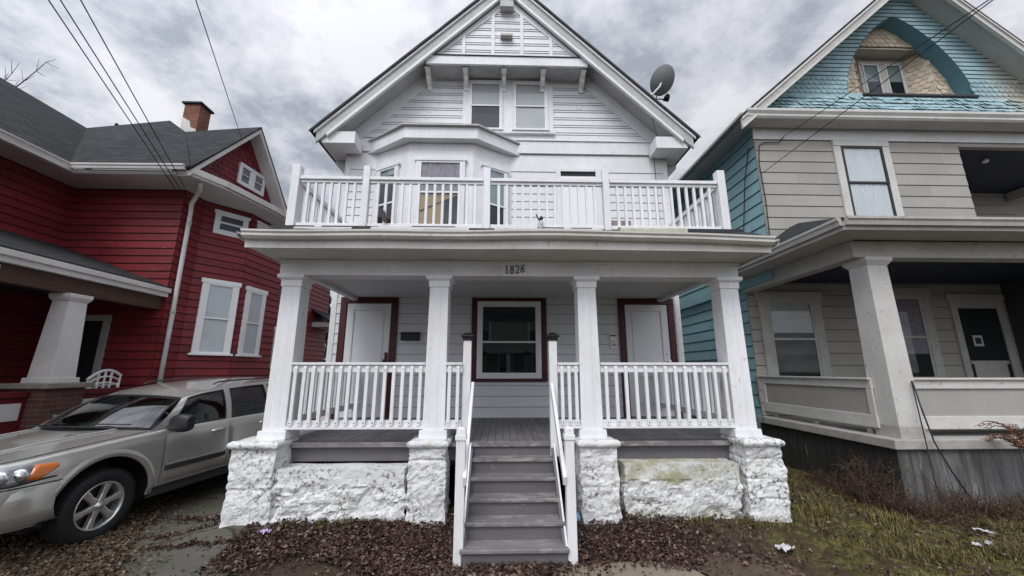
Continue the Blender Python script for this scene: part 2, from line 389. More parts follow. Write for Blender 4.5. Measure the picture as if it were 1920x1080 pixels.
class Fr:
    """a wall frame: origin, horizontal direction u, outward normal n, z up"""
    def __init__(s, o, u, n): s.o = Vector(o); s.u = Vector(u).normalized(); s.n = Vector(n).normalized()
    def P(s, a, z, off=0): q = s.o + s.u * a + s.n * off; return (q.x, q.y, z)
    def box(s, mb, a0, a1, z0, z1, o0, o1):
        p = [s.P(a, z, o) for z in (z0, z1) for a, o in ((a0, o0), (a1, o0), (a1, o1), (a0, o1))]
        fs = [(3, 2, 1, 0), (4, 5, 6, 7), (0, 1, 5, 4), (1, 2, 6, 5), (2, 3, 7, 6), (3, 0, 4, 7)]
        if (s.u.cross(s.n).z < 0) != ((a1 < a0) != (o1 < o0)): fs = [f[::-1] for f in fs]
        mb.add(p, fs)
def siding(mb, F, z0, z1, reveals, fn, lip=.014, joint=0, base=.001, jit=0, line=.010):
    """lapped boards: fn(z) gives the (start, end) spans of the wall at that height"""
    z = z0; i = 0; rnd = random.Random(int(z0 * 100) + len(mb.v))
    while z < z1 - .01:
        r = reveals[i % len(reveals)]; zt = min(z + r, z1); i += 1
        e = .003
        A, B = fn(z + e), fn(zt - e)
        if len(A) != len(B):
            m = fn((z + zt) / 2); A = m; B = m
        for (a0, a1), (b0, b1) in zip(A, B):
            if a1 - a0 < .01 and b1 - b0 < .01: continue
            cuts = [0, 1]
            if joint and max(a1 - a0, b1 - b0) > joint * .8:
                L = a1 - a0; ph = rnd.random() * joint; c = [0]
                x = ph
                while x < L: 
                    if x > .05 and L - x > .05: c.append(x / L)
                    x += joint
                cuts = c + [1]
            for c0, c1 in zip(cuts, cuts[1:]):
                g = .0012 if joint else 0
                l0, l1 = a0 + (a1 - a0) * c0 + g, a0 + (a1 - a0) * c1 - g
                t0, t1 = b0 + (b1 - b0) * c0 + g, b0 + (b1 - b0) * c1 - g
                j = rnd.uniform(-jit, jit)
                zl_ = z + j + line
                mb.add([F.P(l0, zl_, lip), F.P(l1, zl_, lip), F.P(t1, zt, base + .002), F.P(t0, zt, base + .002)], [(0, 1, 2, 3)])
                # shadow line painted dark on the board's lower edge and underside
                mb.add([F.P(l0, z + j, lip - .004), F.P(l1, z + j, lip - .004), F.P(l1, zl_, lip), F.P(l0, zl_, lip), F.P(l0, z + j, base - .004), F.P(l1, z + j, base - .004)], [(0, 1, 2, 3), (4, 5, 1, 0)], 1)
        z = zt
def scales(mb, F, z0, z1, row, w, inside, lip=.012):
    """fish-scale shingles: rounded lower ends, every other row shifted"""
    z = z1 - row; i = 0
    while z > z0 - row * .6:
        a = -14 + (w / 2 if i % 2 else 0)
        while a < 14:
            if inside(a + w / 2, z + row * .5):
                pts = [(a + .004, z + row * 1.25, .002)]
                for k in range(7):
                    t = math.pi * k / 6; pts.append((a + w / 2 - (w / 2 - .004) * math.cos(t), z + row * .35 - row * .35 * math.sin(t), lip))
                pts.append((a + w - .004, z + row * 1.25, .002))
                jj = random.uniform(-.003, .003)
                mb.poly(*[F.P(p, min(q, z1), o + jj) for p, q, o in pts])
                lo = [F.P(p, min(q, z1), o + jj) for p, q, o in pts[1:-1]]; hi = [F.P(p, min(q, z1), -.002) for p, q, o in pts[1:-1]]
                mb.grid([hi, lo])
            a += w
        z -= row; i += 1

def wavy(mb, F, a0, a1, z0, z1, off, amp=.012, waves=9):
    n = waves * 6; r0, r1 = [], []
    for i in range(n + 1):
        a = a0 + (a1 - a0) * i / n; o = off + amp * math.sin(i / n * waves * 2 * math.pi + math.sin(i * .7)) 
        r0.append(F.P(a, z0, o)); r1.append(F.P(a, z1, o))
    mb.grid([r0, r1])

def window(parent, F, a0, a1, z0, z1, cas=.1, casm='white_trim', sashm='vinyl', glass='glass', curtain=('wavy', 'curtain'), split=.5, proud=.06, sill=.05, head=.03,
           cside=None, back='dark', sash=.045, low=None, name='window', nosill=False):
    """window with casing, two sashes, panes, what hangs behind them. a0..z1 is the outside of the casing"""
    w = MB(); o1 = proud
    F.box(w, a0, a0 + cas, z0, z1 - cas, 0, o1); F.box(w, a1 - cas, a1, z0, z1 - cas, 0, o1)
    F.box(w, a0 - head, a1 + head, z1 - cas, z1, 0, o1 + .012)
    if nosill: F.box(w, a0 + cas, a1 - cas, z0, z0 + cas, 0, o1 - .004)
    W = w.build(name, casm, parent, .004)
    if not nosill:
        s = MB(); F.box(s, a0 - sill, a1 + sill, z0 - .045, z0, 0, o1 + .04); s.build('sill', casm, W, .004); b0 = z0
    else: b0 = z0 + cas
    i0, i1, t = a0 + cas, a1 - cas, z1 - cas
    bk = MB(); F.box(bk, i0, i1, b0, t, .016, .019); bk.build('dark_room', back, W)
    if curtain:
        c = MB(); zc = b0 + .02 if not cside else b0 + (t - b0) * cside
        if curtain[0] == 'wavy': wavy(c, F, i0 + .01, i1 - .01, zc, t - .01, .026, .005, max(4, int((i1 - i0) * 12)))
        else: F.box(c, i0 + .01, i1 - .01, zc, t - .01, .022, .026)
        c.build('curtain' if curtain[0] == 'wavy' else 'blind', curtain[1], W)
    if low:
        c = MB(); F.box(c, i0 + .012, i1 - .012, b0 + .01, b0 + (t - b0) * low[1], .0215, .0225); c.build('blind', low[0], W)
    zm = b0 + (t - b0) * split
    for nm, lo, hi, d in (('upper_sash', zm - sash / 2, t, .044), ('lower_sash', b0, zm + sash / 2, .036)):
        m = MB()
        F.box(m, i0, i0 + sash, lo, hi, .030, d + .012); F.box(m, i1 - sash, i1, lo, hi, .030, d + .012)
        F.box(m, i0 + sash, i1 - sash, hi - sash, hi, .030, d + .011); F.box(m, i0 + sash, i1 - sash, lo, lo + sash, .030, d + .011)
        S = m.build(nm, sashm, W, .003)
        g = MB(); g.poly(F.P(i0 + sash, lo + sash, d), F.P(i1 - sash, lo + sash, d), F.P(i1 - sash, hi - sash, d), F.P(i0 + sash, hi - sash, d)); g.build('pane', glass, W)
    return W

def fbm(p, f, o=4): return noise.fractal(Vector(p) * f, 1.0, 2.0, o)
def sstep(a, b, x): t = max(0, min(1, (x - a) / (b - a))); return t * t * (3 - 2 * t)
def G(x, y):
    """height of the ground"""
    g = .17 * sstep(4.1, 4.85, y) * sstep(-3.7, -2.7, x) * (1 - sstep(3.7, 5.4, x))
    g += .02 * noise.noise(Vector((x * .8, y * .8, 3))) * (1 if abs(x) < 30 else 0)
    return g + .008 * noise.noise(Vector((x * 5, y * 5, 1)))

# ------------------------------------------------------------------ ground
def axis(lo, hi, a, b, fine):
    xs = []; x = a
    while x < b: xs.append(x); x += fine
    xs.append(b); st = fine
    x = a
    while x > lo: st *= 1.5; x -= st; xs.insert(0, x)
    x = b; st = fine
    while x < hi: st *= 1.5; x += st; xs.append(x)
    return xs
mb = MB(); xs, ys = axis(-400, 400, -7, 9, .09), axis(-300, 600, 3, 9, .08)
def rough(x, y): return .012 * fbm((x, y, 0), 6, 3) if -8 < x < 10 and 2 < y < 10 else 0
mb.grid([[(x, y, G(x, y) + rough(x, y)) for x in xs] for y in ys])
tag(mb.build('ground', 'ground', smooth=True), kind='structure')
def drape(edge_l, edge_r, y0, y1, dz, nx=16, ny=50):
    m = MB(); rows = []
    for j in range(ny + 1):
        y = y0 + (y1 - y0) * j / ny; a, b = edge_l(y), edge_r(y)
        rows.append([(a + (b - a) * i / nx, y, G(a + (b - a) * i / nx, y) + dz) for i in range(nx + 1)])
    m.grid(rows); return m
wob = lambda y, k: .05 * noise.noise(Vector((y * 2.2, k, 0))) + .02 * noise.noise(Vector((y * 9, k, 5)))
tag(drape(lambda y: -5.2 + wob(y, 1), lambda y: -2.42 - .16 * max(0, y - 4.3) + wob(y, 2), 2.6, 14, .022, 20, 110).build('driveway', 'drive', smooth=True), kind='structure')
tag(drape(lambda y: -.75 + wob(y, 3), lambda y: 1.55 + .5 * (4.3 - y) + wob(y, 4), 1.5, 4.10, .026).build('front_walk', 'walk', smooth=True), kind='structure')
tag(drape(lambda y: 1.60 + .5 * (4.3 - y) + wob(y, 5), lambda y: 2.75 + wob(y, 6), 1.5, 4.22, .020).build('muddy_path', 'mudwalk', smooth=True), kind='structure')

# ------------------------------------------------------------------ WHITE HOUSE
house = thing('white_house', 'white two and a half storey gabled house with front porch and balcony, number 1826', 'house', (.1, 7.39, 0))
XC = .09; ZR = 10.236; WY = 7.39
XL, XR = -3.27, 3.50
def roofz(x): return ZR - abs(x - XC)
core = MB(); core.box(XL, XR, WY, 15, -.2, 6.4)
core.prism([(XL, 6.4), (XR, 6.4), (XC + .1, ZR - .35), (XC - .1, ZR - .35)], 'y', WY, 15)
wall = core.build('wall', 'white_siding', house)
FF = Fr((0, WY, 0), (1, 0, 0), (0, -1, 0))
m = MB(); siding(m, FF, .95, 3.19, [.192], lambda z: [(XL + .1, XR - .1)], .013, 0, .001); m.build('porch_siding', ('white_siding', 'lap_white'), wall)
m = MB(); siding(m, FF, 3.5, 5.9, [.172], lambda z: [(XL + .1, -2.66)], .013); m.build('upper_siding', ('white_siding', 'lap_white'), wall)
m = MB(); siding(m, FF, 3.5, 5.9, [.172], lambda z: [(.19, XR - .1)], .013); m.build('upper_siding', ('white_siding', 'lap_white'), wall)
m = MB()
for a in (XL, XR - .1): m.box(a, a + .1, WY - .022, WY, 0.9, 6.2)
m.box(XL + .1, XR - .1, WY - .02, WY, 5.9, 6.28)
m.build('corner_board', 'white_trim', wall)
for s, x in ((-1, XL), (1, XR)):
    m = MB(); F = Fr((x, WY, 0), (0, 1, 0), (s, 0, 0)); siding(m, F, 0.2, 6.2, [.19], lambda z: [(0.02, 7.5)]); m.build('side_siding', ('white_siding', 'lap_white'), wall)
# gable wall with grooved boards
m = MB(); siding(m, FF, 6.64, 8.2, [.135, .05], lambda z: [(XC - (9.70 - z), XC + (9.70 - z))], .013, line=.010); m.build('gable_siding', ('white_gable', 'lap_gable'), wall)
def slope(mb, d0, d1, y0, y1, xlo=3.80, zcut=None, xhi=0):
    for s in (-1, 1):
        a, b = XC + s * xlo, XC + s * xhi
        za, zb = ZR - xlo, ZR - xhi
        mb.prism([(a, za - d0), (b, zb - d0), (b, zb - d1), (a, za - d1)], 'y', y0, y1)
m = MB(); slope(m, -.05, 0, 6.80, 15.1, 3.86)
roof = m.build('roof', 'roof', house, boxuv=True)
m = MB()
for s in (-1, 1):
    xs_ = [i * 3.88 / 60 for i in range(61)]
    m.grid([[(XC + s * x, 6.792, ZR - x + .058 + .012 * noise.noise(Vector((x * 3, s, 0)))) for x in xs_], [(XC + s * x, 6.79, ZR - x - .006 + .008 * noise.noise(Vector((x * 5, s, 4)))) for x in xs_]])
m.build('shingle_edge', 'roof_edge', roof)
m = MB(); slope(m, .005, .30, 6.855, 6.90, 3.76); m.build('bargeboard', 'white_old', roof)
m = MB(); slope(m, .30, .375, 6.835, 6.90, 3.55); slope(m, .012, .07, 6.82, 6.855, 3.80); m.build('barge_moulding', 'white_trim', roof)
m = MB(); slope(m, .16, .20, 6.90, WY, 3.56, None, 0); m.build('rake_soffit', 'white_old', roof)
for s in (-1, 1): # sloping trim on the gable wall
    m = MB()
    for k0, k1 in ((.205, .56),):
        a, b = XC + s * 3.35, XC + s * 1.6
        m.prism([(a, ZR - 3.35 - k0), (b, ZR - 1.6 - k0), (b, ZR - 1.6 - k1), (a, ZR - 3.35 - k1)], 'y', WY - .03, WY)
    m.build('rake_trim', 'white_trim', wall)
# flared upper gable carried on brackets
P = MB(); yg = 6.97
P.box(XC - 1.66, XC + 1.66, yg, WY, 8.115, 8.16)
P.prism([(XC - 1.85, 8.16), (XC + 1.85, 8.16), (XC, ZR - .1)], 'y', yg, yg + .05)
pent = P.build('upper_gable', 'white_old', house)
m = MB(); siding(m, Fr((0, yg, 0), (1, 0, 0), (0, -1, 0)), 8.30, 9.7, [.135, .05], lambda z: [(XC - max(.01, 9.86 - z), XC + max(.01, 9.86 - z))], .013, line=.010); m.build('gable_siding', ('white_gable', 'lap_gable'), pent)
m = MB(); m.box(XC - 1.70, XC + 1.70, yg - .05, yg, 8.10, 8.30); m.build('gable_fascia', 'white_trim', pent)
m = MB(); m.box(XC - 1.66, XC + 1.66, yg - .07, yg - .002, 8.301, 8.318); m.build('flashing', 'roof_edge', pent)
m = MB()
for x in (-.93, -.31, .31, .93): m.box(XC + x - .035, XC + x + .035, yg - .03, yg - .001, 8.318, ZR - .42 - abs(x))
for s in (-1, 1):
    a, b = XC + s * 1.50, XC + s * .14
    m.prism([(a, ZR - 1.50 - .375), (b, ZR - .14 - .375), (b, ZR - .14 - .58), (a, ZR - 1.50 - .45)], 'y', yg - .026, yg - .002)
m.build('gable_trim', 'white_trim', pent)
m = MB(); m.box(XC - .16, XC + .13, 6.80, 6.95, 9.46, 9.62); m.box(XC - .10, XC + .07, 6.81, 6.95, 9.62, 9.75); m.build('apex_block', 'white_old', pent, .006)
m = MB(); m.box(XC - .15, XC + .11, yg - .13, yg - .014, 8.76, 8.82); m.box(XC - .13, XC + .09, yg - .05, yg - .014, 8.82, 8.86); m.build('vent_hood', 'rtrim_grey', pent, .006)
for x in (-1.60, -.80, .02, .86, 1.72):
    b = MB(); prof = [(7.02, 8.113), (7.02, 8.03), (7.06, 8.0), (7.10, 8.0), (7.15, 7.93), (7.24, 7.88), (7.31, 7.87), (7.33, 7.80), (WY - .01, 7.80), (WY - .01, 8.113)]
    b.prism([(p[0], p[1]) for p in prof], 'x', x - .045, x + .045)
    B = b.build('gable_bracket', 'white_trim', pent, .004)
    b = MB(); b.box(x - .055, x + .055, 7.0, 7.12, 8.05, 8.10); b.build('bracket_cap', 'white_trim', B)
# frieze and cornice returns
m = MB(); m.box(XL - .05, -2.70, WY - .06, WY - .02, 6.30, 6.585); m.build('frieze', 'white_trim', wall, .004)
m = MB(); m.box(.21, 3.42, WY - .06, WY - .02, 6.30, 6.585); m.box(.21, 3.42, WY - .085, WY - .02, 6.586, 6.61)
m.build('frieze', 'white_trim', wall, .004)
for s in (-1, 1):
    m = MB(); xo = XC + s * 3.66; xi = XL if s < 0 else XR
    a, b = min(xo, xi), max(xo, xi)
    m.box(a, b, 6.92, 15, 6.20, 6.42)
    E_ = m.build('eave_box', 'white_trim', roof, .004)
    m = MB(); xi2 = XC + s * 3.02; m.box(min(xo, xi2) , max(xo, xi2), 6.905, 7.30, 6.205, 6.46); m.build('cornice_return', 'white_trim', E_, .005)
    m = MB(); m.box(min(xo, xo + s * .1), max(xo, xo + s * .1), 6.88, 15, 6.30, 6.42); m.build('eave_gutter', 'white_old', E_, .01)
    m = MB()
    for yb in (7.55,):
        xw = xi
        m.prism([(xw, 6.19), (xw + s * .30, 6.19), (xw + s * .28, 6.10), (xw + s * .06, 5.86), (xw, 5.84)], 'y', yb, yb + .07)
    m.build('eave_bracket', 'white_old', E_)
# attic windows
W = window(house, FF, -.75, .0, 6.87, 8.06, .045, 'white_trim', 'vinyl', curtain=('flat', 'blind'), split=.5, cside=.53, sash=.03, sill=.02, head=.0, name='attic_window', low=('void', .34))
W = window(house, FF, .215, .985, 6.87, 8.06, .045, 'white_trim', 'vinyl', curtain=('flat', 'blind'), split=.5, sash=.03, sill=.02, head=.0, name='attic_window')
m = MB(); m.box(-.87, -.75, WY - .035, WY, 6.80, 8.0); m.box(.0, .215, WY - .033, WY, 6.80, 8.11); m.box(.985, 1.10, WY - .035, WY, 6.80, 8.0); m.box(-.87, 1.12, WY - .075, WY, 6.765, 6.82)
m.build('window_surround', 'white_trim', wall, .003)
# bay window, second floor
BY = 6.93
bl = [(-2.67, WY), (-1.85, BY), (-.58, BY), (.20, WY)]
m = MB(); m.prism([(p[0], p[1]) for p in bl], 'z', 3.6, 6.24); bay = m.build('bay_window', 'white_trim', house)
def face(a, b):
    d = Vector((b[0] - a[0], b[1] - a[1], 0)); return Fr((a[0], a[1], 0), d, (d.y, -d.x, 0)), d.length
f1, l1 = face(bl[0], bl[1]); f2, l2 = face(bl[1], bl[2]); f3, l3 = face(bl[2], bl[3])
fs = [(-2.86, WY - .001), (-1.93, 6.76), (-.50, 6.76), (.40, WY - .001)]
m = MB(); m.prism(fs, 'z', 6.25, 6.50); B1 = m.build('bay_cornice', 'white_trim', bay, .004)
fs2 = [(-2.92, WY - .002), (-1.96, 6.70), (-.47, 6.70), (.46, WY - .002)]
m = MB(); m.prism(fs2, 'z', 6.501, 6.535); m.build('bay_flashing', 'white_old', B1)
window(bay, f1, .14, l1 - .22, 4.25, 5.86, .06, 'white_trim', 'vinyl', 'glass_dark', ('wavy', 'curtain'), .5, cside=.9, sash=.035, name='side_window', back='void')
Wb = window(bay, f2, .16, l2 - .15, 4.18, 5.90, .07, 'white_trim', 'vinyl', 'glass', ('wavy', 'lace'), .60, cside=.56, sash=.035, name='front_window', back='void')
m = MB(); F = f2
m.add([F.P(.26, 4.26, .0235), F.P(.72, 4.26, .0235), F.P(.72, 4.98, .0235), F.P(.26, 4.74, .0235)], [(0, 1, 2, 3)])
m.add([F.P(.26, 4.80, .0235), F.P(1.02, 5.14, .0235), F.P(1.02, 5.2, .0235), F.P(.26, 5.2, .0235)], [(0, 1, 2, 3)])
m.build('tan_backing', 'tan_backing', Wb)  # flat tan shapes behind the lower sash, split by a slanted gap
W = window(bay, f3, .20, l3 - .13, 4.25, 5.86, .06, 'white_trim', 'vinyl', 'glass_dark', ('wavy', 'curtain'), .5, cside=.52, sash=.035, name='side_window', back='void')
# balcony door
m = MB(); FF.box(m, 1.12, 1.22, 3.6, 5.98, 0, .05); FF.box(m, 1.96, 2.07, 3.6, 5.98, 0, .05); FF.box(m, 1.22, 1.96, 5.90, 5.98, 0, .05)
D = m.build('balcony_door', 'white_trim', house, .004)
m = MB(); FF.box(m, 1.22, 1.96, 3.6, 5.80, .002, .025); m.build('door_panel', 'vinyl', D)
m = MB(); FF.box(m, 1.22, 1.96, 5.80, 5.90, .016, .020); m.build('transom_gap', 'void', D)
# ---- porch
PF = 4.85
m = MB(); x = -2.95
while x < 3.2:
    m.box(x, x + .092, 4.97, WY, .925, .962); x += .096
porch_floor = m.build('porch_floor', 'deck', house, .003)
m = MB(); m.box(-2.95, 3.2, 4.955, 4.97, .905, .9635); m.build('floor_nosing', 'tread', porch_floor, .004)
m = MB(); m.box(-2.88, 3.13, 5.03, 5.07, .735, .92); m.build('porch_skirt', 'riser', porch_floor, .003)
for xs0 in (-2.9, 3.12):
    m = MB(); m.box(xs0, xs0 + .04, 5.08, WY, .1, .92); m.build('side_skirt', 'riser', porch_floor)
m = MB(); m.box(-2.86, 3.14, 4.87, 5.13, 3.012, 3.215); m.box(-2.86, -2.76, 5.13, WY, 3.12, 3.213); m.box(3.04, 3.14, 5.13, WY, 3.12, 3.213)
beam_o = m.build('porch_beam', 'white_trim', house, .004)
m = MB(); m.box(-2.88, 3.16, 4.855, 4.87, 3.165, 3.215); m.build('beam_moulding', 'white_trim', beam_o, .003)
m = MB()
for i in range(22):
    y = 5.13 + i * .1027; m.box(-2.76, 3.04, y, y + .1005, 3.19, 3.205)
m.build('porch_ceiling', 'ceil', house)
# porch roof, soffit, fascia, gutter
m = MB(); m.box(-2.96, 3.21, 4.36, 4.87, 3.218, 3.235); m.box(-2.96, -2.86, 4.87, WY, 3.218, 3.235); m.box(3.14, 3.21, 4.87, WY, 3.218, 3.235)
soff = m.build('porch_soffit', 'gutter', beam_o)
def gz(x): return .0 + .012 * math.sin(x * .9 + .5) - .035 * sstep(1.1, 3.2, x) + .006 * math.sin(x * 3.1)
xsg = [-3.0 + 6.25 * i / 40 for i in range(41)]
m = MB(); m.grid([[(x, 4.355, 3.215 + gz(x) * .4) for x in xsg], [(x, 4.352, 3.335 + gz(x) * .6) for x in xsg]])
m.grid([[(-2.98, y, 3.215) for y in (4.355, WY)], [(-2.98, y, 3.335) for y in (4.355, WY)]]); m.grid([[(3.23, y, 3.19) for y in (4.355, WY)], [(3.23, y, 3.31) for y in (4.355, WY)]])
proof = m.build('porch_fascia', 'gutter', house)
m = MB()
prof = [(4.35, 3.315), (4.29, 3.320), (4.262, 3.345), (4.262, 3.372), (4.245, 3.392), (4.245, 3.412), (4.258, 3.412), (4.27, 3.385), (4.35, 3.36)]
m.grid([[(x, y, z + gz(x)) for x in xsg] for y, z in prof])
for xe in (xsg[0], xsg[-1]): m.add([(xe, y, z + gz(xe)) for y, z in prof], [tuple(range(len(prof)))])
for xe, s in ((-3.0, -1), (3.25, 1)):
    m.grid([[(xe + s * (4.355 - y), yy, z + gz(xe)) for yy in (4.33, WY)] for y, z in prof])
m.build('porch_gutter', 'gutter', proof, smooth=False)
m = MB()
n = 60; e0, e1, e2 = [], [], []
for i in range(n + 1):
    x = -2.99 + 6.23 * i / n; w = .022 * noise.noise(Vector((x * 1.7, 4, 0))) + .012 * noise.noise(Vector((x * 6, 1, 0)))
    e0.append((x, 4.30, 3.40 + gz(x))); e1.append((x, 4.32, 3.425 + gz(x) + w * .6)); e2.append((x, 4.62, 3.545 + w)); 
e3 = [(p[0], WY, 3.62) for p in e2]
m.grid([e0, e1, e2, e3]); m.build('porch_roof_membrane', 'roof_black', proof, boxuv=True)
m = MB(); lastx = -2.6
for x0, x1, z in ((-2.62, -1.9, 3.553), (-1.66, -.42, 3.562), (-.1, 1.28, 3.560), (1.5, 2.35, 3.556)):
    m.grid([[(x0 + (x1 - x0) * i / 12, 4.60, z - .02 + .014 * noise.noise(Vector((x0 + i * .4, 2, 2)))) for i in range(13)], [(x0 + (x1 - x0) * i / 12, 4.66, z + .04) for i in range(13)]])
m.build('deck_edge_board', 'white_old', proof)
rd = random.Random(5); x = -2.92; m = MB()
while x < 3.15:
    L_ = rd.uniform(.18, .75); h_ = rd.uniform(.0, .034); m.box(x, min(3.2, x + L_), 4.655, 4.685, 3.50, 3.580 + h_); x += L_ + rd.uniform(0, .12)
m.build('deck_gap_shade_strips', 'black', proof)  # black strips painting the dark gap between balcony rail and deck
# columns and piers
def rock(x0, x1, y0, y1, z0, z1, amp, res=.026, lines=(), vj=(), flare=.0, smoothtop=None):
    m = MB(); cx, cy = (x0 + x1) / 2, (y0 + y1) / 2
    def D(p):
        x, y, z = p; t = (z1 - z) / (z1 - z0); a = amp
        if smoothtop and z > smoothtop: a = amp * .25
        k = 1 + flare * t
        X, Yv = cx + (x - cx) * k, cy + (y - cy) * k
        if z1 - z0 < .12:   # worn cap: rounded rim
            e = abs(z - (z0 + z1) / 2) / ((z1 - z0) / 2); e = (1 - math.sqrt(max(0, 1 - min(1, e) ** 2))) * .035
            X -= math.copysign(e, x - cx) * (abs(x - cx) > (x1 - x0) * .42); Yv -= math.copysign(e, y - cy) * (abs(y - cy) > (y1 - y0) * .42)
        q = Vector((x * 1.0, y, z))
        v = Vector((fbm(q + Vector((11, 0, 0)), 3.5, 2), fbm(q + Vector((0, 17, 0)), 3.5, 2), fbm(q, 3.5, 2) * .5)) * a * .8
        v += Vector((fbm(q + Vector((5, 5, 0)), 14, 3), fbm(q + Vector((0, 5, 5)), 14, 3), 0)) * a * .42
        d_, _p = noise.voronoi(Vector((q.x * 5.5 + .6 * noise.noise(q * 5), q.y * 5.5, q.z * 7.5 + .5 * noise.noise(q * 6 + Vector((3, 3, 3))))))
        c = (min(.45, d_[1] - d_[0]) - .2) * a * .85
        out = Vector(((x - cx) / (x1 - x0), (y - cy) / (y1 - y0), 0))
        rec = 0
        for L in lines:
            d = abs(z - L - .012 * noise.noise(Vector((x * 5, y * 5, L))))
            if d < .022: rec = max(rec, 1 - d / .022)
        for L in vj:
            if L[1] < z < L[2]:
                d = abs(x - L[0] - .012 * noise.noise(Vector((z * 6, 1, L[0]))))
                if d < .02: rec = max(rec, 1 - d / .02)
        v -= out * 2 * .014 * rec
        v += out * 2 * c
        ex = min(x - x0, x1 - x, y - y0 if y < cy else 9, 9); 
        return (X + v.x, Yv + v.y, z + v.z)
    def rng(a, b): n = max(2, int((b - a) / res)); return [a + (b - a) * i / n for i in range(n + 1)]
    X_, Y_, Z_ = rng(x0, x1), rng(y0, y1), rng(z0, z1)
    m.grid([[D((x, y0, z)) for x in X_] for z in Z_]); m.grid([[D((x, y1, z)) for x in reversed(X_)] for z in Z_])
    m.grid([[D((x0, y, z)) for y in reversed(Y_)] for z in Z_]); m.grid([[D((x1, y, z)) for y in Y_] for z in Z_])
    m.grid([[D((x, y, z1)) for x in X_] for y in Y_])
    return m
piers = [(-2.785, .56, -2.68), (-.835, .48, -.805), (1.125, .49, 1.10), (3.06, .50, 2.985)]
for i, (pc, pw, cc) in enumerate(piers):
    ls = [(.50,), (.80,), (.52,), (.38, .58, .80)][i]
    vj = [(), (), (), ((pc - .02, .58, .9), (pc + .1, .38, .58), (pc - .08, .1, .38))][i]
    p = rock(pc - pw / 2 + .035, pc + pw / 2 - .035, 4.70, 5.10, -.05, .935, .030, lines=ls, vj=vj, flare=.10).build('stone_pier', 'rock', house)
    c = rock(pc - pw / 2, pc + pw / 2, 4.655, 5.13, .935, 1.022, .016, .02).build('pier_cap', 'rock', p, smooth=True)
    m = MB(); m.taper(cc, 4.975, 1.02, 1.115, .335, .325); m.taper(cc, 4.975, 1.115, 2.86, .265, .238)
    C = m.build('porch_column', 'white_rail', house, .005)
    m = MB()
    for k in range(-3, 4):
        xk = cc + k * .034
        m.add([(xk - .011, 4.975 - .1345, 1.16), (xk + .011, 4.975 - .1345, 1.16), (cc + (xk - cc) * .9 + .010, 4.975 - .1212, 2.80), (cc + (xk - cc) * .9 - .010, 4.975 - .1212, 2.80),
               (xk - .011, 4.975 - .130, 1.16), (xk + .011, 4.975 - .130, 1.16), (cc + (xk - cc) * .9 + .010, 4.975 - .117, 2.80), (cc + (xk - cc) * .9 - .010, 4.975 - .117, 2.80)],
              [(0, 1, 2, 3), (0, 4, 5, 1), (1, 5, 6, 2), (3, 2, 6, 7), (0, 3, 7, 4)])
    m.build('bead_board', 'white_rail', C)
    m = MB(); m.taper(cc, 4.975, 2.86, 2.94, .262, .262); m.taper(cc, 4.975, 2.94, 2.965, .262, .33); m.taper(cc, 4.975, 2.965, 3.010, .335, .335); m.build('capital', 'white_rail', C, .003)
rock(-2.53, -1.10, 4.735, 5.02, -.05, .715, .05, lines=(), smoothtop=.54).build('foundation_stone', 'rock', house)
rock(1.43, 2.78, 4.745, 5.02, -.05, .745, .05, vj=((2.22, .1, .5),), smoothtop=.56).build('foundation_stone', 'rock_moss', house)
# lower railings
def porch_rail(x0, x1, n, y=PF - .01):
    m = MB(); m.box(x0, x1, y, y + .09, 1.875, 1.905); m.box(x0, x1, y + .03, y + .068, 1.785, 1.875)
    R = m.build('porch_railing', 'white_rail', house, .004)
    m = MB(); m.box(x0, x1, y + .03, y + .068, 1.135, 1.225); m.box(x0, x1, y + .0, y + .028, 1.125, 1.16); m.build('bottom_rail', 'white_rail', R, .004)
    b = None
    for i in range(n):
        x = x0 + (x1 - x0) * (i + .5) / n
        if b is None:
            q = MB(); q.box(-.019, .019, -.008, .029, 1.165, 1.845); q.prism([(-.008, 1.845), (.029, 1.845), (.029, 1.872)], 'x', -.019, .019)
            q.box(-.0225, -.0195, -.001, 0, 1.2, 1.201)
            b = q.build('baluster', 'white_rail', R); b.location = (x, y, 0)
        else: copy_part(b, (x, y, 0), R)
    m = MB()
    for i in range(n):
        x = x0 + (x1 - x0) * (i + .5) / n; m.lathe([(.0, -.011), (.007, -.010), (.007, -.006)], (x, y, 1.195), 'y', 8)
    m.build('screw_heads', 'black_metal', R)
porch_rail(-2.55, -.935, 15); porch_rail(1.235, 2.85, 13); porch_rail(-.685, -.48, 2); porch_rail(.705, .965, 3)
for x in (-2.70, 3.0):
    m = MB(); m.box(x - .02, x + .02, 5.12, WY, 1.785, 1.905); m.box(x - .02, x + .02, 5.12, WY, 1.135, 1.225)
    for i in range(18): m.box(x - .019 + (-.038 if x < 0 else .038), x + .019 + (-.038 if x < 0 else .038), 5.2 + i * .12 - .019, 5.2 + i * .12 + .019, 1.165, 1.86)
    m.build('side_railing', 'white_rail', house)
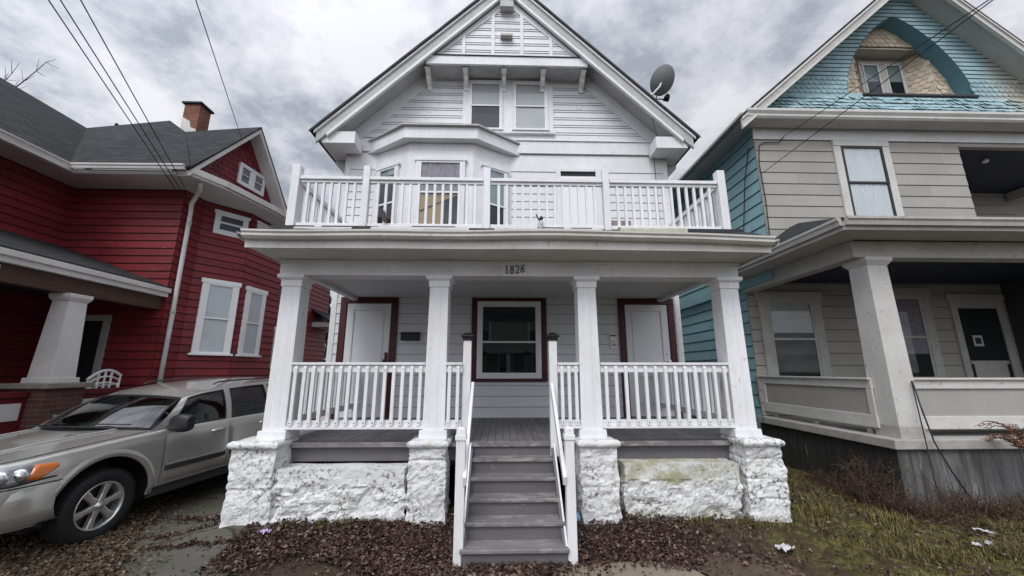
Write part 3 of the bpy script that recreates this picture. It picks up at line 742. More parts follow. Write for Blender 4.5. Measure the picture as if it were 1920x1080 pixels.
# balcony railing
BYR = 4.75
posts = [-2.72, -1.80, -.205, 1.39, 2.965]
bal = None
for i, x in enumerate(posts):
    w = .105 if i in (0, 4) else .088
    m = MB(); m.box(x - w / 2, x + w / 2, BYR - w / 2, BYR + w / 2, 3.545, 4.475); bp = m.build('balcony_post', 'white_rail', house, .006)
for a, b, n in ((-2.66, -1.85, 7), (-1.75, -.255, 13), (-.155, 1.34, 13), (1.44, 2.905, 13)):
    m = MB(); m.box(a, b, BYR - .045, BYR + .045, 4.275, 4.32); m.box(a, b, BYR - .02, BYR + .02, 4.235, 4.275); m.box(a, b, BYR - .025, BYR + .025, 3.615, 3.67)
    R = m.build('balcony_railing', 'white_rail', house, .004)
    for k in range(n):
        x = a + (b - a) * (k + 1) / (n + 1)
        if bal is None:
            q = MB(); q.box(-.016, .016, -.016, .016, 3.67, 4.236); bal = q.build('baluster', 'white_rail', R); bal.location = (x, BYR, 0)
        else: copy_part(bal, (x, BYR, 0), R)
for x in (-2.72, 2.965):
    m = MB(); m.box(x - .03, x + .03, BYR + .06, WY - .03, 4.255, 4.32); m.box(x - .02, x + .02, BYR + .06, WY - .03, 3.63, 3.68)
    for k in range(23): m.box(x - .016, x + .016, BYR + .14 + k * .107, BYR + .172 + k * .107, 3.68, 4.256)
    m.build('balcony_side_railing', 'white_rail', house)
# doors
def front_door(a0, a1, hinge_left, nm='front_door'):
    m = MB(); zt, zb = 3.185, .962
    FF.box(m, a0, a0 + .12, zb, zt - .11, 0, .055); FF.box(m, a1 - .12, a1, zb, zt - .11, 0, .055); FF.box(m, a0, a1, zt - .11, zt, 0, .058)
    D = m.build(nm, 'maroon', house, .004)
    i0, i1, z1 = a0 + .12, a1 - .12, zt - .11
    s = MB(); st = .13
    FF.box(s, i0 + .01, i0 + st, zb + .01, z1 - .008, .016, .034); FF.box(s, i1 - st, i1 - .01, zb + .01, z1 - .008, .016, .034)
    FF.box(s, i0 + st, i1 - st, z1 - .13, z1 - .008, .016, .034); FF.box(s, i0 + st, i1 - st, zb + .01, zb + .23, .016, .034)
    FF.box(s, i0 + st, i1 - st, zb + .23, z1 - .13, .015, .024); Lf = s.build('door_leaf', 'white_door', D, .004)
    s = MB(); p0, p1, q0, q1 = i0 + st - .004, i1 - st + .004, zb + .226, z1 - .126
    for a_, b_, c_, d_ in ((p0, p0 + .022, q0, q1), (p1 - .022, p1, q0, q1), (p0 + .022, p1 - .022, q0, q0 + .022), (p0 + .022, p1 - .022, q1 - .022, q1)): FF.box(s, a_, b_, c_, d_, .020, .041)
    s.build('panel_moulding', 'lap_door', Lf, .004)
    s = MB(); FF.box(s, i0, i1, zb - .0, zb + .02, .0, .10); s.build('threshold', 'tread', D)
    g = MB(); FF.box(g, i0, i1, zb, z1, .012, .0145); g.build('door_gap', 'dark', D)
    return D, i1
D, i1 = front_door(-3.08, -1.99, True)
m = MB(); m.box(i1 - .075, i1 - .025, WY - .055, WY - .034, 1.96, 2.14); m.lathe([(0, -.10), (.03, -.095), (.034, -.07), (.014, -.055), (.014, 0)], (i1 - .05, WY - .05, 1.98), 'y', 14); m.lathe([(0, -.03), (.024, -.03), (.026, 0)], (i1 - .05, WY - .05, 2.11), 'y', 14); m.build('door_handle', 'maroon', D)
D, i1 = front_door(2.27, 3.36, True)
m = MB(); m.lathe([(0, -.085), (.028, -.08), (.030, -.055), (.013, -.045), (.02, 0)], (i1 - .06, WY - .034, 1.97), 'y', 14); m.lathe([(0, -.03), (.022, -.03), (.025, 0)], (i1 - .06, WY - .034, 2.12), 'y', 14); m.build('door_handle', 'silver_metal', D)
m = MB(); FF.box(m, 2.62, 2.92, 1.66, 1.70, .024, .03); m.build('mail_slot', 'silver_metal', D)
# ground-floor window
m = MB(); FF.box(m, -.575, -.465, 1.60, 3.225, 0, .05); FF.box(m, .755, .865, 1.60, 3.225, 0, .05); FF.box(m, -.465, .755, 3.115, 3.225, 0, .05); FF.box(m, -.465, .755, 1.60, 1.66, 0, .05)
Wc = m.build('porch_window', 'maroon', house, .004)
window(Wc, FF, -.465, .755, 1.66, 3.115, .075, 'vinyl', 'vinyl', 'glass_dark', None, .46, proud=.06, name='frame', nosill=True, sash=.03, head=0, back='dark')
# ---- steps
steps = MB(); steps.prism([(4.98, .05), (4.98, .70), (4.92, .70), (4.25, .02), (4.25, .0)], 'x', .10, .16)
S = steps.build('front_steps', 'riser', house)
for xa in (-.375, .605):
    m = MB(); m.prism([(5.0, .05), (5.0, .90), (4.86, .90), (4.09, .10), (4.09, .0), (4.2, 0)], 'x', xa, xa + .04); m.build('stringer', 'riser', S)
ny = [4.955, 4.80, 4.615, 4.43, 4.235, 4.04]; nz = [.962, .80, .64, .48, .32, .16]
for k in range(6):
    if k:
        m = MB(); m.box(-.385, .655, ny[k], ny[k] + .235, nz[k] - .036, nz[k]); m.build('tread', 'tread', S, .008)
    z0 = nz[k + 1] if k < 5 else .0
    m = MB(); m.box(-.37, .64, ny[k] + .028, ny[k] + .05, z0, nz[k] - .037); m.build('riser', 'riser', S)
for x in (-.40, .69):
    m = MB(); m.box(x - .046, x + .046, 4.075, 4.167, .0, 1.17); m.box(x - .056, x + .056, 4.065, 4.177, 1.125, 1.175); m.taper(x, 4.121, 1.175, 1.235, .095, .09); m.taper(x, 4.121, 1.235, 1.252, .07, .0); m.build('newel_post', 'white_rail', S, .004)
for x in (-.43, .652):
    m = MB(); m.box(x - .05, x + .05, 4.90, 5.0, .80, 2.18); N_ = m.build('tall_newel_post', 'white_rail', S, .004)
    m = MB(); m.box(x - .062, x + .062, 4.888, 5.012, 2.18, 2.225); m.taper(x, 4.95, 2.225, 2.24, .165, .165); m.taper(x, 4.95, 2.24, 2.275, .165, .09); m.taper(x, 4.95, 2.275, 2.29, .06, .05); m.build('solar_cap', 'black_metal', S, .003)
for s, x in ((-1, -.352), (1, .628)):
    m = MB(); m.bar((x, 4.93, 1.63), (x, 4.05, .75), (0, 1, 1), .088, .04)
    m.build('handrail', 'white_rail', S, .005)
    m = MB(); m.bar((x + s * .012, 4.93, .95), (x + s * .012, 4.13, .15), (0, 1, 1), .088, .035); m.build('lower_rail', 'white_rail', S, .005)
# house number, drawn as strokes on the beam
def arc(cx, cz, rx, rz, a0, a1, n=14): return [(cx + rx * math.cos(rad(a0 + (a1 - a0) * i / n)), cz + rz * math.sin(rad(a0 + (a1 - a0) * i / n))) for i in range(n + 1)]
digits = {'1': [[(-.014, .038), (.0, .05), (.0, -.05)], [(-.016, -.05), (.016, -.05)]],
          '8': [arc(0, .025, .017, .024, 0, 360), arc(0, -.024, .021, .027, 0, 360)],
          '2': [arc(0, .022, .021, .028, 160, -40) + [(-.022, -.048)], [(-.024, -.048), (.0, -.043), (.024, -.050)]],
          '6': [[(.022, .05), (.004, .046), (-.012, .02), (-.019, -.015)], arc(0, -.022, .0195, .026, 0, 360)]}
num = thing('house_number', 'small dark serif digits 1826 on white porch beam', 'house number', (.17, 4.85, 3.05))
for ch, x, z, rot in (('1', .065, 3.103, 2), ('8', .132, 3.096, -3), ('2', .202, 3.102, 3), ('6', .272, 3.113, -6)):
    m = MB()
    for st in digits[ch]:
        pts = [(x + p[0] * math.cos(rad(rot)) - p[1] * math.sin(rad(rot)), 4.862, z + p[0] * math.sin(rad(rot)) + p[1] * math.cos(rad(rot))) for p in st]
        m.tube(pts, .0062, 6)
    m.build('digit', 'digit', num)
# things hung on the porch wall
mbx = thing('mailbox', 'flat black metal mailbox on porch wall beside the left door', 'mailbox', (-1.72, WY, 2.35))
m = MB(); m.box(-1.90, -1.55, WY - .09, WY - .014, 2.36, 2.50); m.build('box', 'black_metal', mbx, .008)
m = MB(); m.prism([(WY - .105, 2.485), (WY - .10, 2.50), (WY - .014, 2.525), (WY - .014, 2.505)], 'x', -1.91, -1.54); m.build('lid', 'black_metal', mbx)
ic = thing('intercom', 'small white wall intercom boxes beside the right porch door', 'intercom', (2.14, WY, 2.2))
m = MB(); m.box(2.075, 2.205, WY - .05, WY - .014, 2.36, 2.49); m.build('upper_box', 'plastic_white', ic, .01)
m = MB(); m.box(2.09, 2.19, WY - .056, WY - .05, 2.445, 2.475); m.build('speaker_slot', 'black', ic)
m = MB(); m.box(2.085, 2.215, WY - .045, WY - .014, 2.21, 2.345); m.build('lower_box', 'plastic_white', ic, .008)
m = MB(); m.box(2.11, 2.19, WY - .05, WY - .045, 2.26, 2.31); m.build('button_plate', 'rtrim_grey', ic)
# satellite dish
ds = thing('satellite_dish', 'grey satellite dish on right roof slope of white house', 'satellite dish', (3.02, 6.95, 7.32))
ctr = Vector((3.34, 6.88, 7.76)); nrm = Vector((.34, .74, .52)).normalized()
u = nrm.cross(Vector((0, 0, 1))).normalized(); v = u.cross(nrm)
if v.z < 0: v = -v
if u.x < 0: u = -u
u, v = u * math.cos(.45) - v * math.sin(.45), v * math.cos(.45) + u * math.sin(.45)
m = MB(); rows = []
for i in range(9):
    r = i / 8; rows.append([tuple(ctr + u * .235 * r * math.cos(t) + v * .30 * r * math.sin(t) + nrm * (.07 * r * r - .05)) for t in [2 * math.pi * k / 36 for k in range(36)]])
m.grid(rows, True); rows2 = [[tuple(Vector(p) - nrm * .012) for p in r] for r in rows]; m.grid(rows2[::-1], True); m.grid([rows[-1], rows2[-1]], True)
m.build('reflector', 'dish', ds, smooth=True)
lo = ctr - v * .30
m = MB(); m.tube([(3.02, 6.97, 7.28), (3.10, 6.93, 7.42), tuple(ctr - v * .14 - nrm * .16), tuple(ctr - v * .06 - nrm * .06)], .024, 8); m.box(2.96, 3.08, 6.92, 7.02, 7.28, 7.34); m.build('mast', 'silver_metal', ds, smooth=False)
lnb = lo + nrm * .06 + Vector((.20, 0, -.07))
m = MB(); m.tube([tuple(lo - nrm * .03), tuple(lo + nrm * .12 - v * .05), tuple(lnb)], .016, 8); m.build('arm', 'dish', ds)
m = MB(); m.tube([tuple(lnb - u * .0 + v * .02), tuple(lnb + nrm * .03 + v * .05), tuple(lnb - nrm * .08 + v * .06)], [.05, .06, .045], 12); m.tube([tuple(lnb - u * .06), tuple(lnb + u * .06)], .045, 10); m.build('receiver', 'black', ds)
m = MB(); m.tube([(3.02, 6.98, 7.28), (3.06, 6.95, 7.02), (3.10, 6.9, 6.7), (3.13, 6.9, 6.5), (3.2, 7.28, 6.2), (3.24, 7.36, 5.2), (3.24, 7.36, 4.0)], .007, 5)
tag(m.build('coaxial_cable', 'cable'), 'thin coaxial cable dangling from the satellite dish down the white gable', 'cable')
m = MB(); m.grid([[(1.48 + .05 * i, y, z + .012 * noise.noise(Vector((i * .9, k, 3)))) for i in range(18)] for k, (y, z) in enumerate(((4.50, 3.50), (4.505, 3.548), (4.56, 3.585), (4.64, 3.59)))])
m.build('mossy_deck_edge', paint('lichen_crust', (.50, .50, .44), (.30, .32, .20), .9, 9, .9, 0, bump=.8), proof)
# things on the balcony
m = MB()
for i, (cc_) in enumerate(range(1)):
    m.box(1.52, 1.80, 5.0, 5.12, 3.66, 3.86)
bx = m.build('striped_box', paint('faded_stripes', (.62, .50, .50), (.20, .10, .12), 1.0, 3, .7, 0, (6, .1, .1)), bevel=.01)
tag(bx, 'faded red and white striped box behind the right balcony railing', 'box')
fg = thing('figurine', 'small weathered white figurine standing at middle of balcony edge', 'figurine', (.50, 4.66, 3.56))
m = MB(); m.tube([(.50, 4.66, 3.555), (.495, 4.66, 3.60), (.50, 4.66, 3.66), (.505, 4.66, 3.70)], [.035, .022, .033, .02], 8); m.build('body', 'white_old', fg, smooth=True)
m = MB(); m.lathe([(0, -.03), (.024, -.015), (.026, .005), (.016, .025), (0, .03)], (.505, 4.66, 3.735), 'z', 10); m.tube([(.49, 4.66, 3.69), (.455, 4.66, 3.75), (.44, 4.66, 3.79)], .009, 6); m.build('head', 'black', fg)
rg = thing('rag', 'crumpled brown cloth scrap hanging on the balcony rail before the bay window', 'rag', (-1.60, 4.80, 3.6))
m = MB(); rows = []
for i in range(9):
    rows.append([(-1.58 + .018 * j + .012 * i * .5 + .006 * math.sin(i + j * 2), 4.70 + .012 * math.sin(j * 1.8 + i * .6), 3.84 - .021 * i + .006 * math.sin(j * 2)) for j in range(4)])
m.grid(rows); m.build('cloth', paint('brown_rag', (.11, .075, .06), (.05, .035, .03), .6, 9, .9, 0), rg, smooth=True)

# ------------------------------------------------------------------ RED HOUSE
red = thing('red_house', 'dark red lapped house with grey shingle roof and white trim beyond the parked suv', 'house', (-7.5, 8, 0))
RX, RY = -6.9, 7.95
def faces(pts):
    out = []
    for a, b in zip(pts, pts[1:]):
        d = Vector((b[0] - a[0], b[1] - a[1], 0)); out.append((Fr((a[0], a[1], 0), d, (d.y, -d.x, 0)), d.length))
    return out
path = [(-9.25, 1.5), (-9.25, RY), (RX, RY), (RX, 8.50), (-6.30, 9.25), (-6.18, 10.6), (-6.9, 11.4), (-6.9, 15.3)]
m = MB(); m.prism(path + [(-14.5, 15.3), (-14.5, 1.5)], 'z', -.2, 5.74); rw = m.build('wall', 'red_siding', red)
fr = faces(path)
m = MB()
for k, (F, l) in enumerate(fr):
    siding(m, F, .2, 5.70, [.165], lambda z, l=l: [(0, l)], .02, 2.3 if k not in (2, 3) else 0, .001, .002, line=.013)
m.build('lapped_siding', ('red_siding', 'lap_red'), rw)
# side gable
gA, gB, gT = Vector((-6.30, 7.36, 5.84)), Vector((-5.86, 9.95, 5.84)), Vector((-6.05, 8.70, 7.68))
gd = Vector((gB.x - gA.x, gB.y - gA.y, 0)); gl = gd.length; gF = Fr((gA.x, gA.y, 0), gd, (gd.y, -gd.x, 0)); gn = gF.n.copy()
gF2 = Fr(gF.o - gn * .30, gF.u, gn)
ap = (gT - Vector((gA.x, gA.y, 0))).dot(gF.u); H_ = gT.z - 5.84
m = MB(); m.add([gF2.P(0, 5.84), gF2.P(gl, 5.84), gF2.P(ap, 7.68 - .1), gF2.P(0, 5.84, -.3), gF2.P(gl, 5.84, -.3), gF2.P(ap, 7.58, -.3)], [(0, 1, 2), (5, 4, 3), (0, 2, 5, 3), (1, 4, 5, 2), (0, 3, 4, 1)])
gab = m.build('side_gable', 'red_shingle', red)
def gspan(z): t = (z - 5.84) / (H_ - .1); return ap * t, gl + (ap - gl) * t
m = MB(); scales(m, gF2, 5.9, 7.5, .13, .15, lambda a, z: gspan(z)[0] - .02 < a < gspan(z)[1] + .02 and z < 7.5, .014); m.build('gable_shingles', 'red_shingle', gab)
m = MB()
for e0_, e1_ in (((-.12, 5.76), (ap, 7.74)), ((gl + .12, 5.76), (ap, 7.74))):
    a0, z0 = e0_; a1, z1 = e1_
    d = .17
    m.add([gF.P(a0, z0, .05), gF.P(a1, z1, .05), gF.P(a1, z1 - d, .05), gF.P(a0, z0 - d * .7, .05), gF.P(a0, z0, -.28), gF.P(a1, z1, -.28), gF.P(a1, z1 - d, -.28), gF.P(a0, z0 - d * .7, -.28)],
          [(0, 1, 2, 3), (7, 6, 5, 4), (0, 4, 5, 1), (3, 2, 6, 7), (0, 3, 7, 4), (1, 5, 6, 2)])
m.build('rake_board', 'rwhite', gab)
m = MB()  # boxed eave that follows the bay below the gable
ev = [(-9.25, 7.25), (-6.32, 7.25), (-6.02, 7.9), (-5.72, 9.2), (-5.66, 10.1), (-6.2, 10.9), (-6.35, 15.3)]
m.prism(ev + [(-9.0, 15.3), (-9.3, 8.0)], 'z', 5.66, 5.72); ROOFSOFF = m.build('eave_soffit', 'rwhite', red)
def gutter_line(pts, w=.09, h=.10):
    m = MB()
    prof = [(0, -h), (w * .6, -h), (w * .75, -h * .5), (w, -h * .3), (w, 0), (w * .85, .004), (0, -.02)]
    rows = []
    for i, p in enumerate(pts):
        p = Vector(p); d = Vector((0, 0, 0))
        if i: d += (p - Vector(pts[i - 1])).normalized()
        if i < len(pts) - 1: d += (Vector(pts[i + 1]) - p).normalized()
        d.z = 0; d.normalize(); nrm = Vector((d.y, -d.x, 0))
        rows.append([(p.x + nrm.x * a, p.y + nrm.y * a, p.z + b) for a, b in prof])
    m.grid(rows)
    for r in (rows[0], rows[-1]): m.add(r, [tuple(range(len(r)))])
    return m
gutter_line([(-8.60, 1.5, 5.83), (-8.60, 7.20, 5.83), (-6.34, 7.20, 5.83)]).build('gutter', 'rwhite', red)
m = MB(); m.prism([(-8.66, 1.5), (-8.56, 1.5), (-8.56, 7.23), (-6.32, 7.23), (-6.02, 7.9), (-5.72, 9.2), (-5.66, 10.1), (-5.74, 10.1), (-5.80, 9.2), (-6.1, 7.93), (-6.38, 7.33), (-8.66, 7.33)], 'z', 5.68, 5.74) ; m.build('eave_fascia', 'rwhite', ROOFSOFF)
m = MB(); m.box(-9.25, -8.60, 1.5, 7.25, 5.67, 5.71); m.build('wing_soffit', 'rwhite', ROOFSOFF)
m = MB()   # cornice under the gable
for a, b in zip(ev[1:5], ev[2:5]):
    d = Vector((b[0] - a[0], b[1] - a[1], 0)).normalized(); n_ = Vector((d.y, -d.x, 0))
    m.bar((a[0], a[1], 5.78), (b[0], b[1], 5.78), n_, .07, .13)
m.build('gable_cornice', 'rwhite', gab)
# roofs
E1, E2 = (-8.58, 7.17, 5.83), (-6.26, 7.17, 5.83); V0 = (-11.77, 10.0, 8.52); PK = (-9.52, 10.0, 8.80); RD = (-8.35, 9.25, 7.95)
aT = tuple(gF.P(ap, 7.75, .06)); aL = tuple(gF.P(-.14, 5.80, .06)); aR = tuple(gF.P(gl + .14, 5.80, .06))
m = MB()
def tri(*p): m.slab(list(p), .05)
tri(E1, E2, RD); tri(E1, RD, PK); tri(E1, PK, V0); tri(E2, aL, aT, RD); tri(RD, aT, aR, (-7.6, 12.0, 7.2)); tri(PK, RD, (-7.6, 12.0, 7.2), (-9.6, 13, 8.7))
tri(E1, V0, (-11.77, 1.0, 8.52), (-8.58, 1.0, 5.83)); tri((-11.77, 1.0, 8.52), V0, (-15, 10, 5.8), (-15, 1, 5.8))
rr = m.build('roof', 'roof', red, boxuv=True)
m = MB(); m.box(-9.28, -8.83, 10.1, 10.5, 7.6, 9.42); ch = m.build('chimney', 'brick_orange', rr, boxuv=True)
m = MB(); m.box(-9.34, -8.77, 10.04, 10.56, 9.42, 9.48); m.build('chimney_cap', 'roof_edge', ch, .01)
m = MB(); m.add([(-9.282, 10.095, 8.3), (-8.832, 10.095, 8.3), (-8.832, 10.095, 8.60), (-9.0, 10.095, 8.66), (-9.05, 10.095, 8.86), (-9.16, 10.095, 8.92), (-9.282, 10.095, 9.0)], [tuple(range(7))]); m.build('paint_patch', 'rwhite', ch)
# windows on the side
def rwin(F, a0, a1, z0, z1, **k): return window(red, F, a0, a1, z0, z1, .10, 'vinyl', 'vinyl', 'glass', proud=.05, back='void', **k)
F3, l3_ = fr[3]; F4, l4_ = fr[4]
rwin(F3, .20, .92, 2.18, 3.86, curtain=('flat', 'curtain'), sash=.035)
rwin(F4, .16, .84, 2.18, 3.84, curtain=('flat', 'curtain'), sash=.035)
window(red, F3, .22, .90, 4.95, 5.52, .07, 'vinyl', 'vinyl', 'glass_dark', ('flat', 'lace'), .5, proud=.05, name='small_window', nosill=True)
window(red, F4, .20, .80, 4.98, 5.56, .07, 'vinyl', 'vinyl', 'glass', ('flat', 'curtain'), .5, proud=.05, name='small_window', nosill=True)
F6, l6_ = fr[6]
rwin(F6, .15, .85, 1.9, 3.1, curtain=('flat', 'blind'), sash=.035); rwin(F6, 1.35, 1.95, 2.1, 3.2, curtain=('flat', 'blind'), sash=.035)
for a in (1.25, 1.65): window(gab, gF2, a, a + .40, 6.22, 6.75, .065, 'vinyl', 'vinyl', 'glass', ('flat', 'lace'), .5, proud=.05, name='gable_window', nosill=True, sash=.02, head=0)
# downspout
m = MB(); m.tube([(-6.30, 7.55, 5.62), (-6.45, 7.75, 5.56), (-6.80, 8.02, 5.38), (-6.82, 8.06, 5.2), (-6.82, 8.08, 3.0), (-6.82, 8.08, .3)], .042, 10); dsp = m.build('downspout', 'rwhite', red, smooth=True)
m = MB(); m.tube([(-6.82, 8.08, 2.95), (-6.82, 8.08, 3.02)], .05, 10); m.tube([(-6.82, 8.07, 4.9), (-6.82, 8.07, 4.97)], .05, 10); m.build('strap', 'rtrim_grey', dsp)
# porch of the red house
m = MB(); m.slab([(-6.86, 1.5, 3.49), (-6.86, 7.98, 3.49), (-9.25, 7.98, 4.36), (-9.25, 1.5, 4.36)], .04); pr = m.build('porch_roof', 'roof_black', red, boxuv=True)
m = MB(); m.box(-6.95, -6.84, 1.5, 7.98, 3.37, 3.46); m.box(-6.99, -6.88, 1.5, 7.97, 3.28, 3.37); m.build('porch_gutter', 'rwhite', pr, .006)
m = MB(); m.box(-7.15, -6.96, 5.35, 7.94, 3.02, 3.28); m.build('porch_beam', 'brown', pr)
m = MB(); m.box(-7.17, -6.97, 1.5, 5.35, 3.06, 3.25)
for k in range(14): m.box(-6.99, -6.965, 4.2 + k * .08, 4.24 + k * .08, 3.02, 3.10)
m.build('dentil_board', 'rwhite', pr)
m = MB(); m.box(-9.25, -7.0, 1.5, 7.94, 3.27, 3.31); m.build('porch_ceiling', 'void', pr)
m = MB(); m.box(-9.25, -6.80, 1.5, 7.94, .80, .92); m.build('porch_floor', 'deck', red)
def colm(cx, cy):
    m = MB(); m.taper(cx, cy, 1.64, 2.93, .36, .27); c = m.build('porch_column', 'rwhite', red, .006)
    m = MB(); m.taper(cx, cy, 1.62, 1.70, .43, .42); m.build('column_base', 'rwhite', c, .005)
    m = MB(); m.taper(cx, cy, 2.90, 2.96, .285, .35); m.taper(cx, cy, 2.96, 3.02, .35, .35); m.build('capital', 'rwhite', c, .005)
    m = MB(); m.box(cx - .27, cx + .27, cy - .27, cy + .27, .0, 1.54); p = m.build('brick_pier', 'brick', red, boxuv=True)
    m = MB(); m.box(cx - .36, cx + .34, cy - .35, cy + .35, 1.54, 1.62); m.build('pier_cap', 'cap_stone', p, .012)
colm(-7.04, 6.37); colm(-7.06, 2.6)
def panelrail(x0, x1, y0, y1):
    m = MB(); m.box(x0, x1, y0, y1, .92, 1.42); o = m.build('porch_panel', 'red_trim', red)
    m = MB(); m.box(x0 - .03, x1 + .03, y0 - .03, y1 + .03, 1.42, 1.50); m.build('panel_cap', 'red_trim', o, .005); return o
o = panelrail(-7.12, -7.02, 6.65, 7.93); m = MB(); m.box(-7.02, -7.005, 6.75, 7.7, 1.10, 1.34); m.build('white_inset', 'rwhite', o)
o = panelrail(-7.12, -7.02, 2.9, 6.09); m = MB(); m.box(-7.02, -7.005, 3.2, 6.03, 1.10, 1.34); m.build('white_inset', 'rwhite', o)
F1, l1_ = fr[1]
m = MB(); F1.box(m, .30, .42, .92, 2.9, 0, .05); F1.box(m, 1.25, 1.37, .92, 2.9, 0, .05); F1.box(m, .42, 1.25, 2.78, 2.9, 0, .05); D = m.build('porch_door', 'rtrim_grey', red)
m = MB(); F1.box(m, .42, 1.25, .92, 2.78, .017, .03); m.build('door_leaf', 'dark', D)
# rear lean-to of the red house
m = MB(); m.box(-6.9, -6.25, 14.1, 15.4, 3.35, 3.52); re = m.build('rear_porch', 'rwhite', red, .01)
m = MB(); m.slab([(-6.2, 14.0, 3.56), (-6.2, 15.5, 3.56), (-6.9, 15.5, 4.0), (-6.9, 14.0, 4.0)], .03); m.build('rear_porch_roof', 'roof', re, boxuv=True)
m = MB(); m.box(-6.36, -6.26, 15.1, 15.2, 0, 3.35); m.build('rear_porch_post', 'rwhite', re)
# white plastic chair on that porch
chr_ = thing('patio_chair', 'white plastic slatted patio chair on the red house porch', 'chair', (-7.2, 7.35, .92))
cx, cy, cz = -7.50, 7.46, .92
m = MB(); m.box(cx - .24, cx + .24, cy - .27, cy + .27, cz + .40, cz + .43); m.build('seat', 'plastic_white', chr_, .01)
bk = MB()
def bt(t): return .62 + .24 * math.sin(math.pi * (.12 + .76 * t)) ** .8 + .06 * t
bk.tube([(cx + .20, cy - .30 + .60 * i / 14, cz + bt(i / 14)) for i in range(15)], .024, 8)
for f_ in (.25, .5, .75): bk.tube([(cx + .20, cy - .29 + .58 * i / 10, cz + .45 + (bt(i / 10) - .45) * f_) for i in range(11)], .015, 6)
for t_ in (0, .3, .5, .7, 1): bk.tube([(cx + .20, cy - .29 + .58 * t_, cz + .42), (cx + .20, cy - .29 + .58 * t_, cz + bt(t_))], .017, 6)
bk.build('backrest', 'plastic_white', chr_)
for s in (-1, 1):
    m = MB(); m.tube([(cx + .20, cy + s * .29, cz + .64), (cx + .05, cy + s * .29, cz + .62), (cx - .12, cy + s * .28, cz + .61), (cx - .24, cy + s * .27, cz + .58)], .022, 8); m.build('armrest', 'plastic_white', chr_)
for a in (-1, 1):
    for b in (-1, 1):
        m = MB(); m.tube([(cx + a * .22, cy + b * .25, cz + (.62 if a > 0 else .44)), (cx + a * .26, cy + b * .27, cz)], .02, 8); m.build('leg', 'plastic_white', chr_)

# ------------------------------------------------------------------ TAUPE AND BLUE HOUSE
tb = thing('taupe_house', 'taupe shingled house with pale blue gable, arched attic niche and deep front porch', 'house', (9, 8, 0))
UY, UX = 7.40, 5.50
LY, LX = 8.45, 5.58
m = MB(); m.box(UX, 10.08, UY, 20, 3.8, 7.3); m.box(10.08, 15.5, 9.65, 20, 3.8, 7.3); m.box(10.08, 15.5, UY, 9.65, 3.8, 4.75); m.box(LX, 15.5, LY, 20, -.2, 3.8)
tw = m.build('wall', 'taupe', tb)
FU = Fr((0, UY, 0), (1, 0, 0), (0, -1, 0)); FLw = Fr((0, LY, 0), (1, 0, 0), (0, -1, 0))
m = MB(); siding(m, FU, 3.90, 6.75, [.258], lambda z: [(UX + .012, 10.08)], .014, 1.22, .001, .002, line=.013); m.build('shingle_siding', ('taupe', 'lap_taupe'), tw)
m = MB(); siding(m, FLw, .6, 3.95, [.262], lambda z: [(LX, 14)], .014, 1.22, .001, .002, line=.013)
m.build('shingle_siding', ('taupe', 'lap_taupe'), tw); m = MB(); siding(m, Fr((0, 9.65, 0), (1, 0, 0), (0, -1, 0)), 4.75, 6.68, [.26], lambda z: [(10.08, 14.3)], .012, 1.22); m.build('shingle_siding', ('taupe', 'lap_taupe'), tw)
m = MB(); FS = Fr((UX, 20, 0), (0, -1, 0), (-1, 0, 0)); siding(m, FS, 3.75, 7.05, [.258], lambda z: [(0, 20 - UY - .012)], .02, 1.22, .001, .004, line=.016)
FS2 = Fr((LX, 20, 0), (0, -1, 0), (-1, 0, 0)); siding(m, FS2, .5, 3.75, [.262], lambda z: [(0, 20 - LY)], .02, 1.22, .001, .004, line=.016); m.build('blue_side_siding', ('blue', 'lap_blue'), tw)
m = MB(); m.box(UX - .04, UX - .0, UY, 20, 3.62, 3.80); m.box(UX, LX, UY, LY, 3.74, 3.80); m.build('blue_band', 'blue', tw)
# frieze, cornice, eaves
m = MB(); m.box(UX - .02, 15.5, UY - .035, UY, 6.75, 7.05); fz = m.build('frieze', 'white_trim', tb, .004)
m = MB(); m.slab([(5.2, 7.05, 7.01), (15.5, 7.05, 7.01), (15.5, UY, 7.07), (5.50, UY, 7.07)], .02); m.slab([(5.12, 7.05, 7.01), (5.50, UY, 7.07), (5.50, 20, 7.07), (5.12, 20, 7.01)], .02); m.build('eave_soffit', 'rtrim_grey', fz)
m = MB(); m.prism([(7.05, 6.99), (7.0, 7.0), (6.97, 7.04), (6.97, 7.08), (6.93, 7.14), (6.93, 7.19), (7.3, 7.19), (7.3, 6.99)], 'x', 5.13, 15.5); m.build('cornice', 'rtrim', fz)
m = MB(); m.box(5.06, 5.16, 7.0, 20, 6.98, 7.10); m.box(5.0, 5.06, 6.98, 20, 7.02, 7.12); m.build('side_gutter', 'rtrim_grey', fz, .01)
m = MB(); m.slab([(4.99, 6.96, 7.04), (9.636, 6.96, 11.12), (9.636, 20, 11.12), (4.99, 20, 7.04)], .05); 
m.slab([(9.636, 6.96, 11.12), (13.5, 6.96, 7.18), (13.5, 20, 7.18), (9.636, 20, 11.12)], .05)
tr_ = m.build('roof', 'roof', tb, boxuv=True)
def zl(x): return 7.04 + (x - 4.99) * .878
def zr(x): return 11.12 - (x - 9.636) * 1.02
m = MB()
for a, b, f in ((5.0, 9.636, zl), (9.636, 13.5, zr)):
    m.prism([(a, f(a) - .052), (b, f(b) - .052), (b, f(b) - .25), (a, f(a) - .25)], 'y', 6.985, 7.03)
m.build('bargeboard', 'rtrim_grey', tr_)
m = MB()
for a, b, f in ((5.0, 9.636, zl), (9.636, 13.5, zr)):
    m.prism([(a, f(a) - .25), (b, f(b) - .25), (b, f(b) - .31), (a, f(a) - .31)], 'y', 6.965, 7.03); m.prism([(a, f(a) - .06), (b, f(b) - .06), (b, f(b) - .11), (a, f(a) - .11)], 'y', 6.96, 6.985)
m.build('barge_moulding', 'rtrim', tr_)
m = MB()
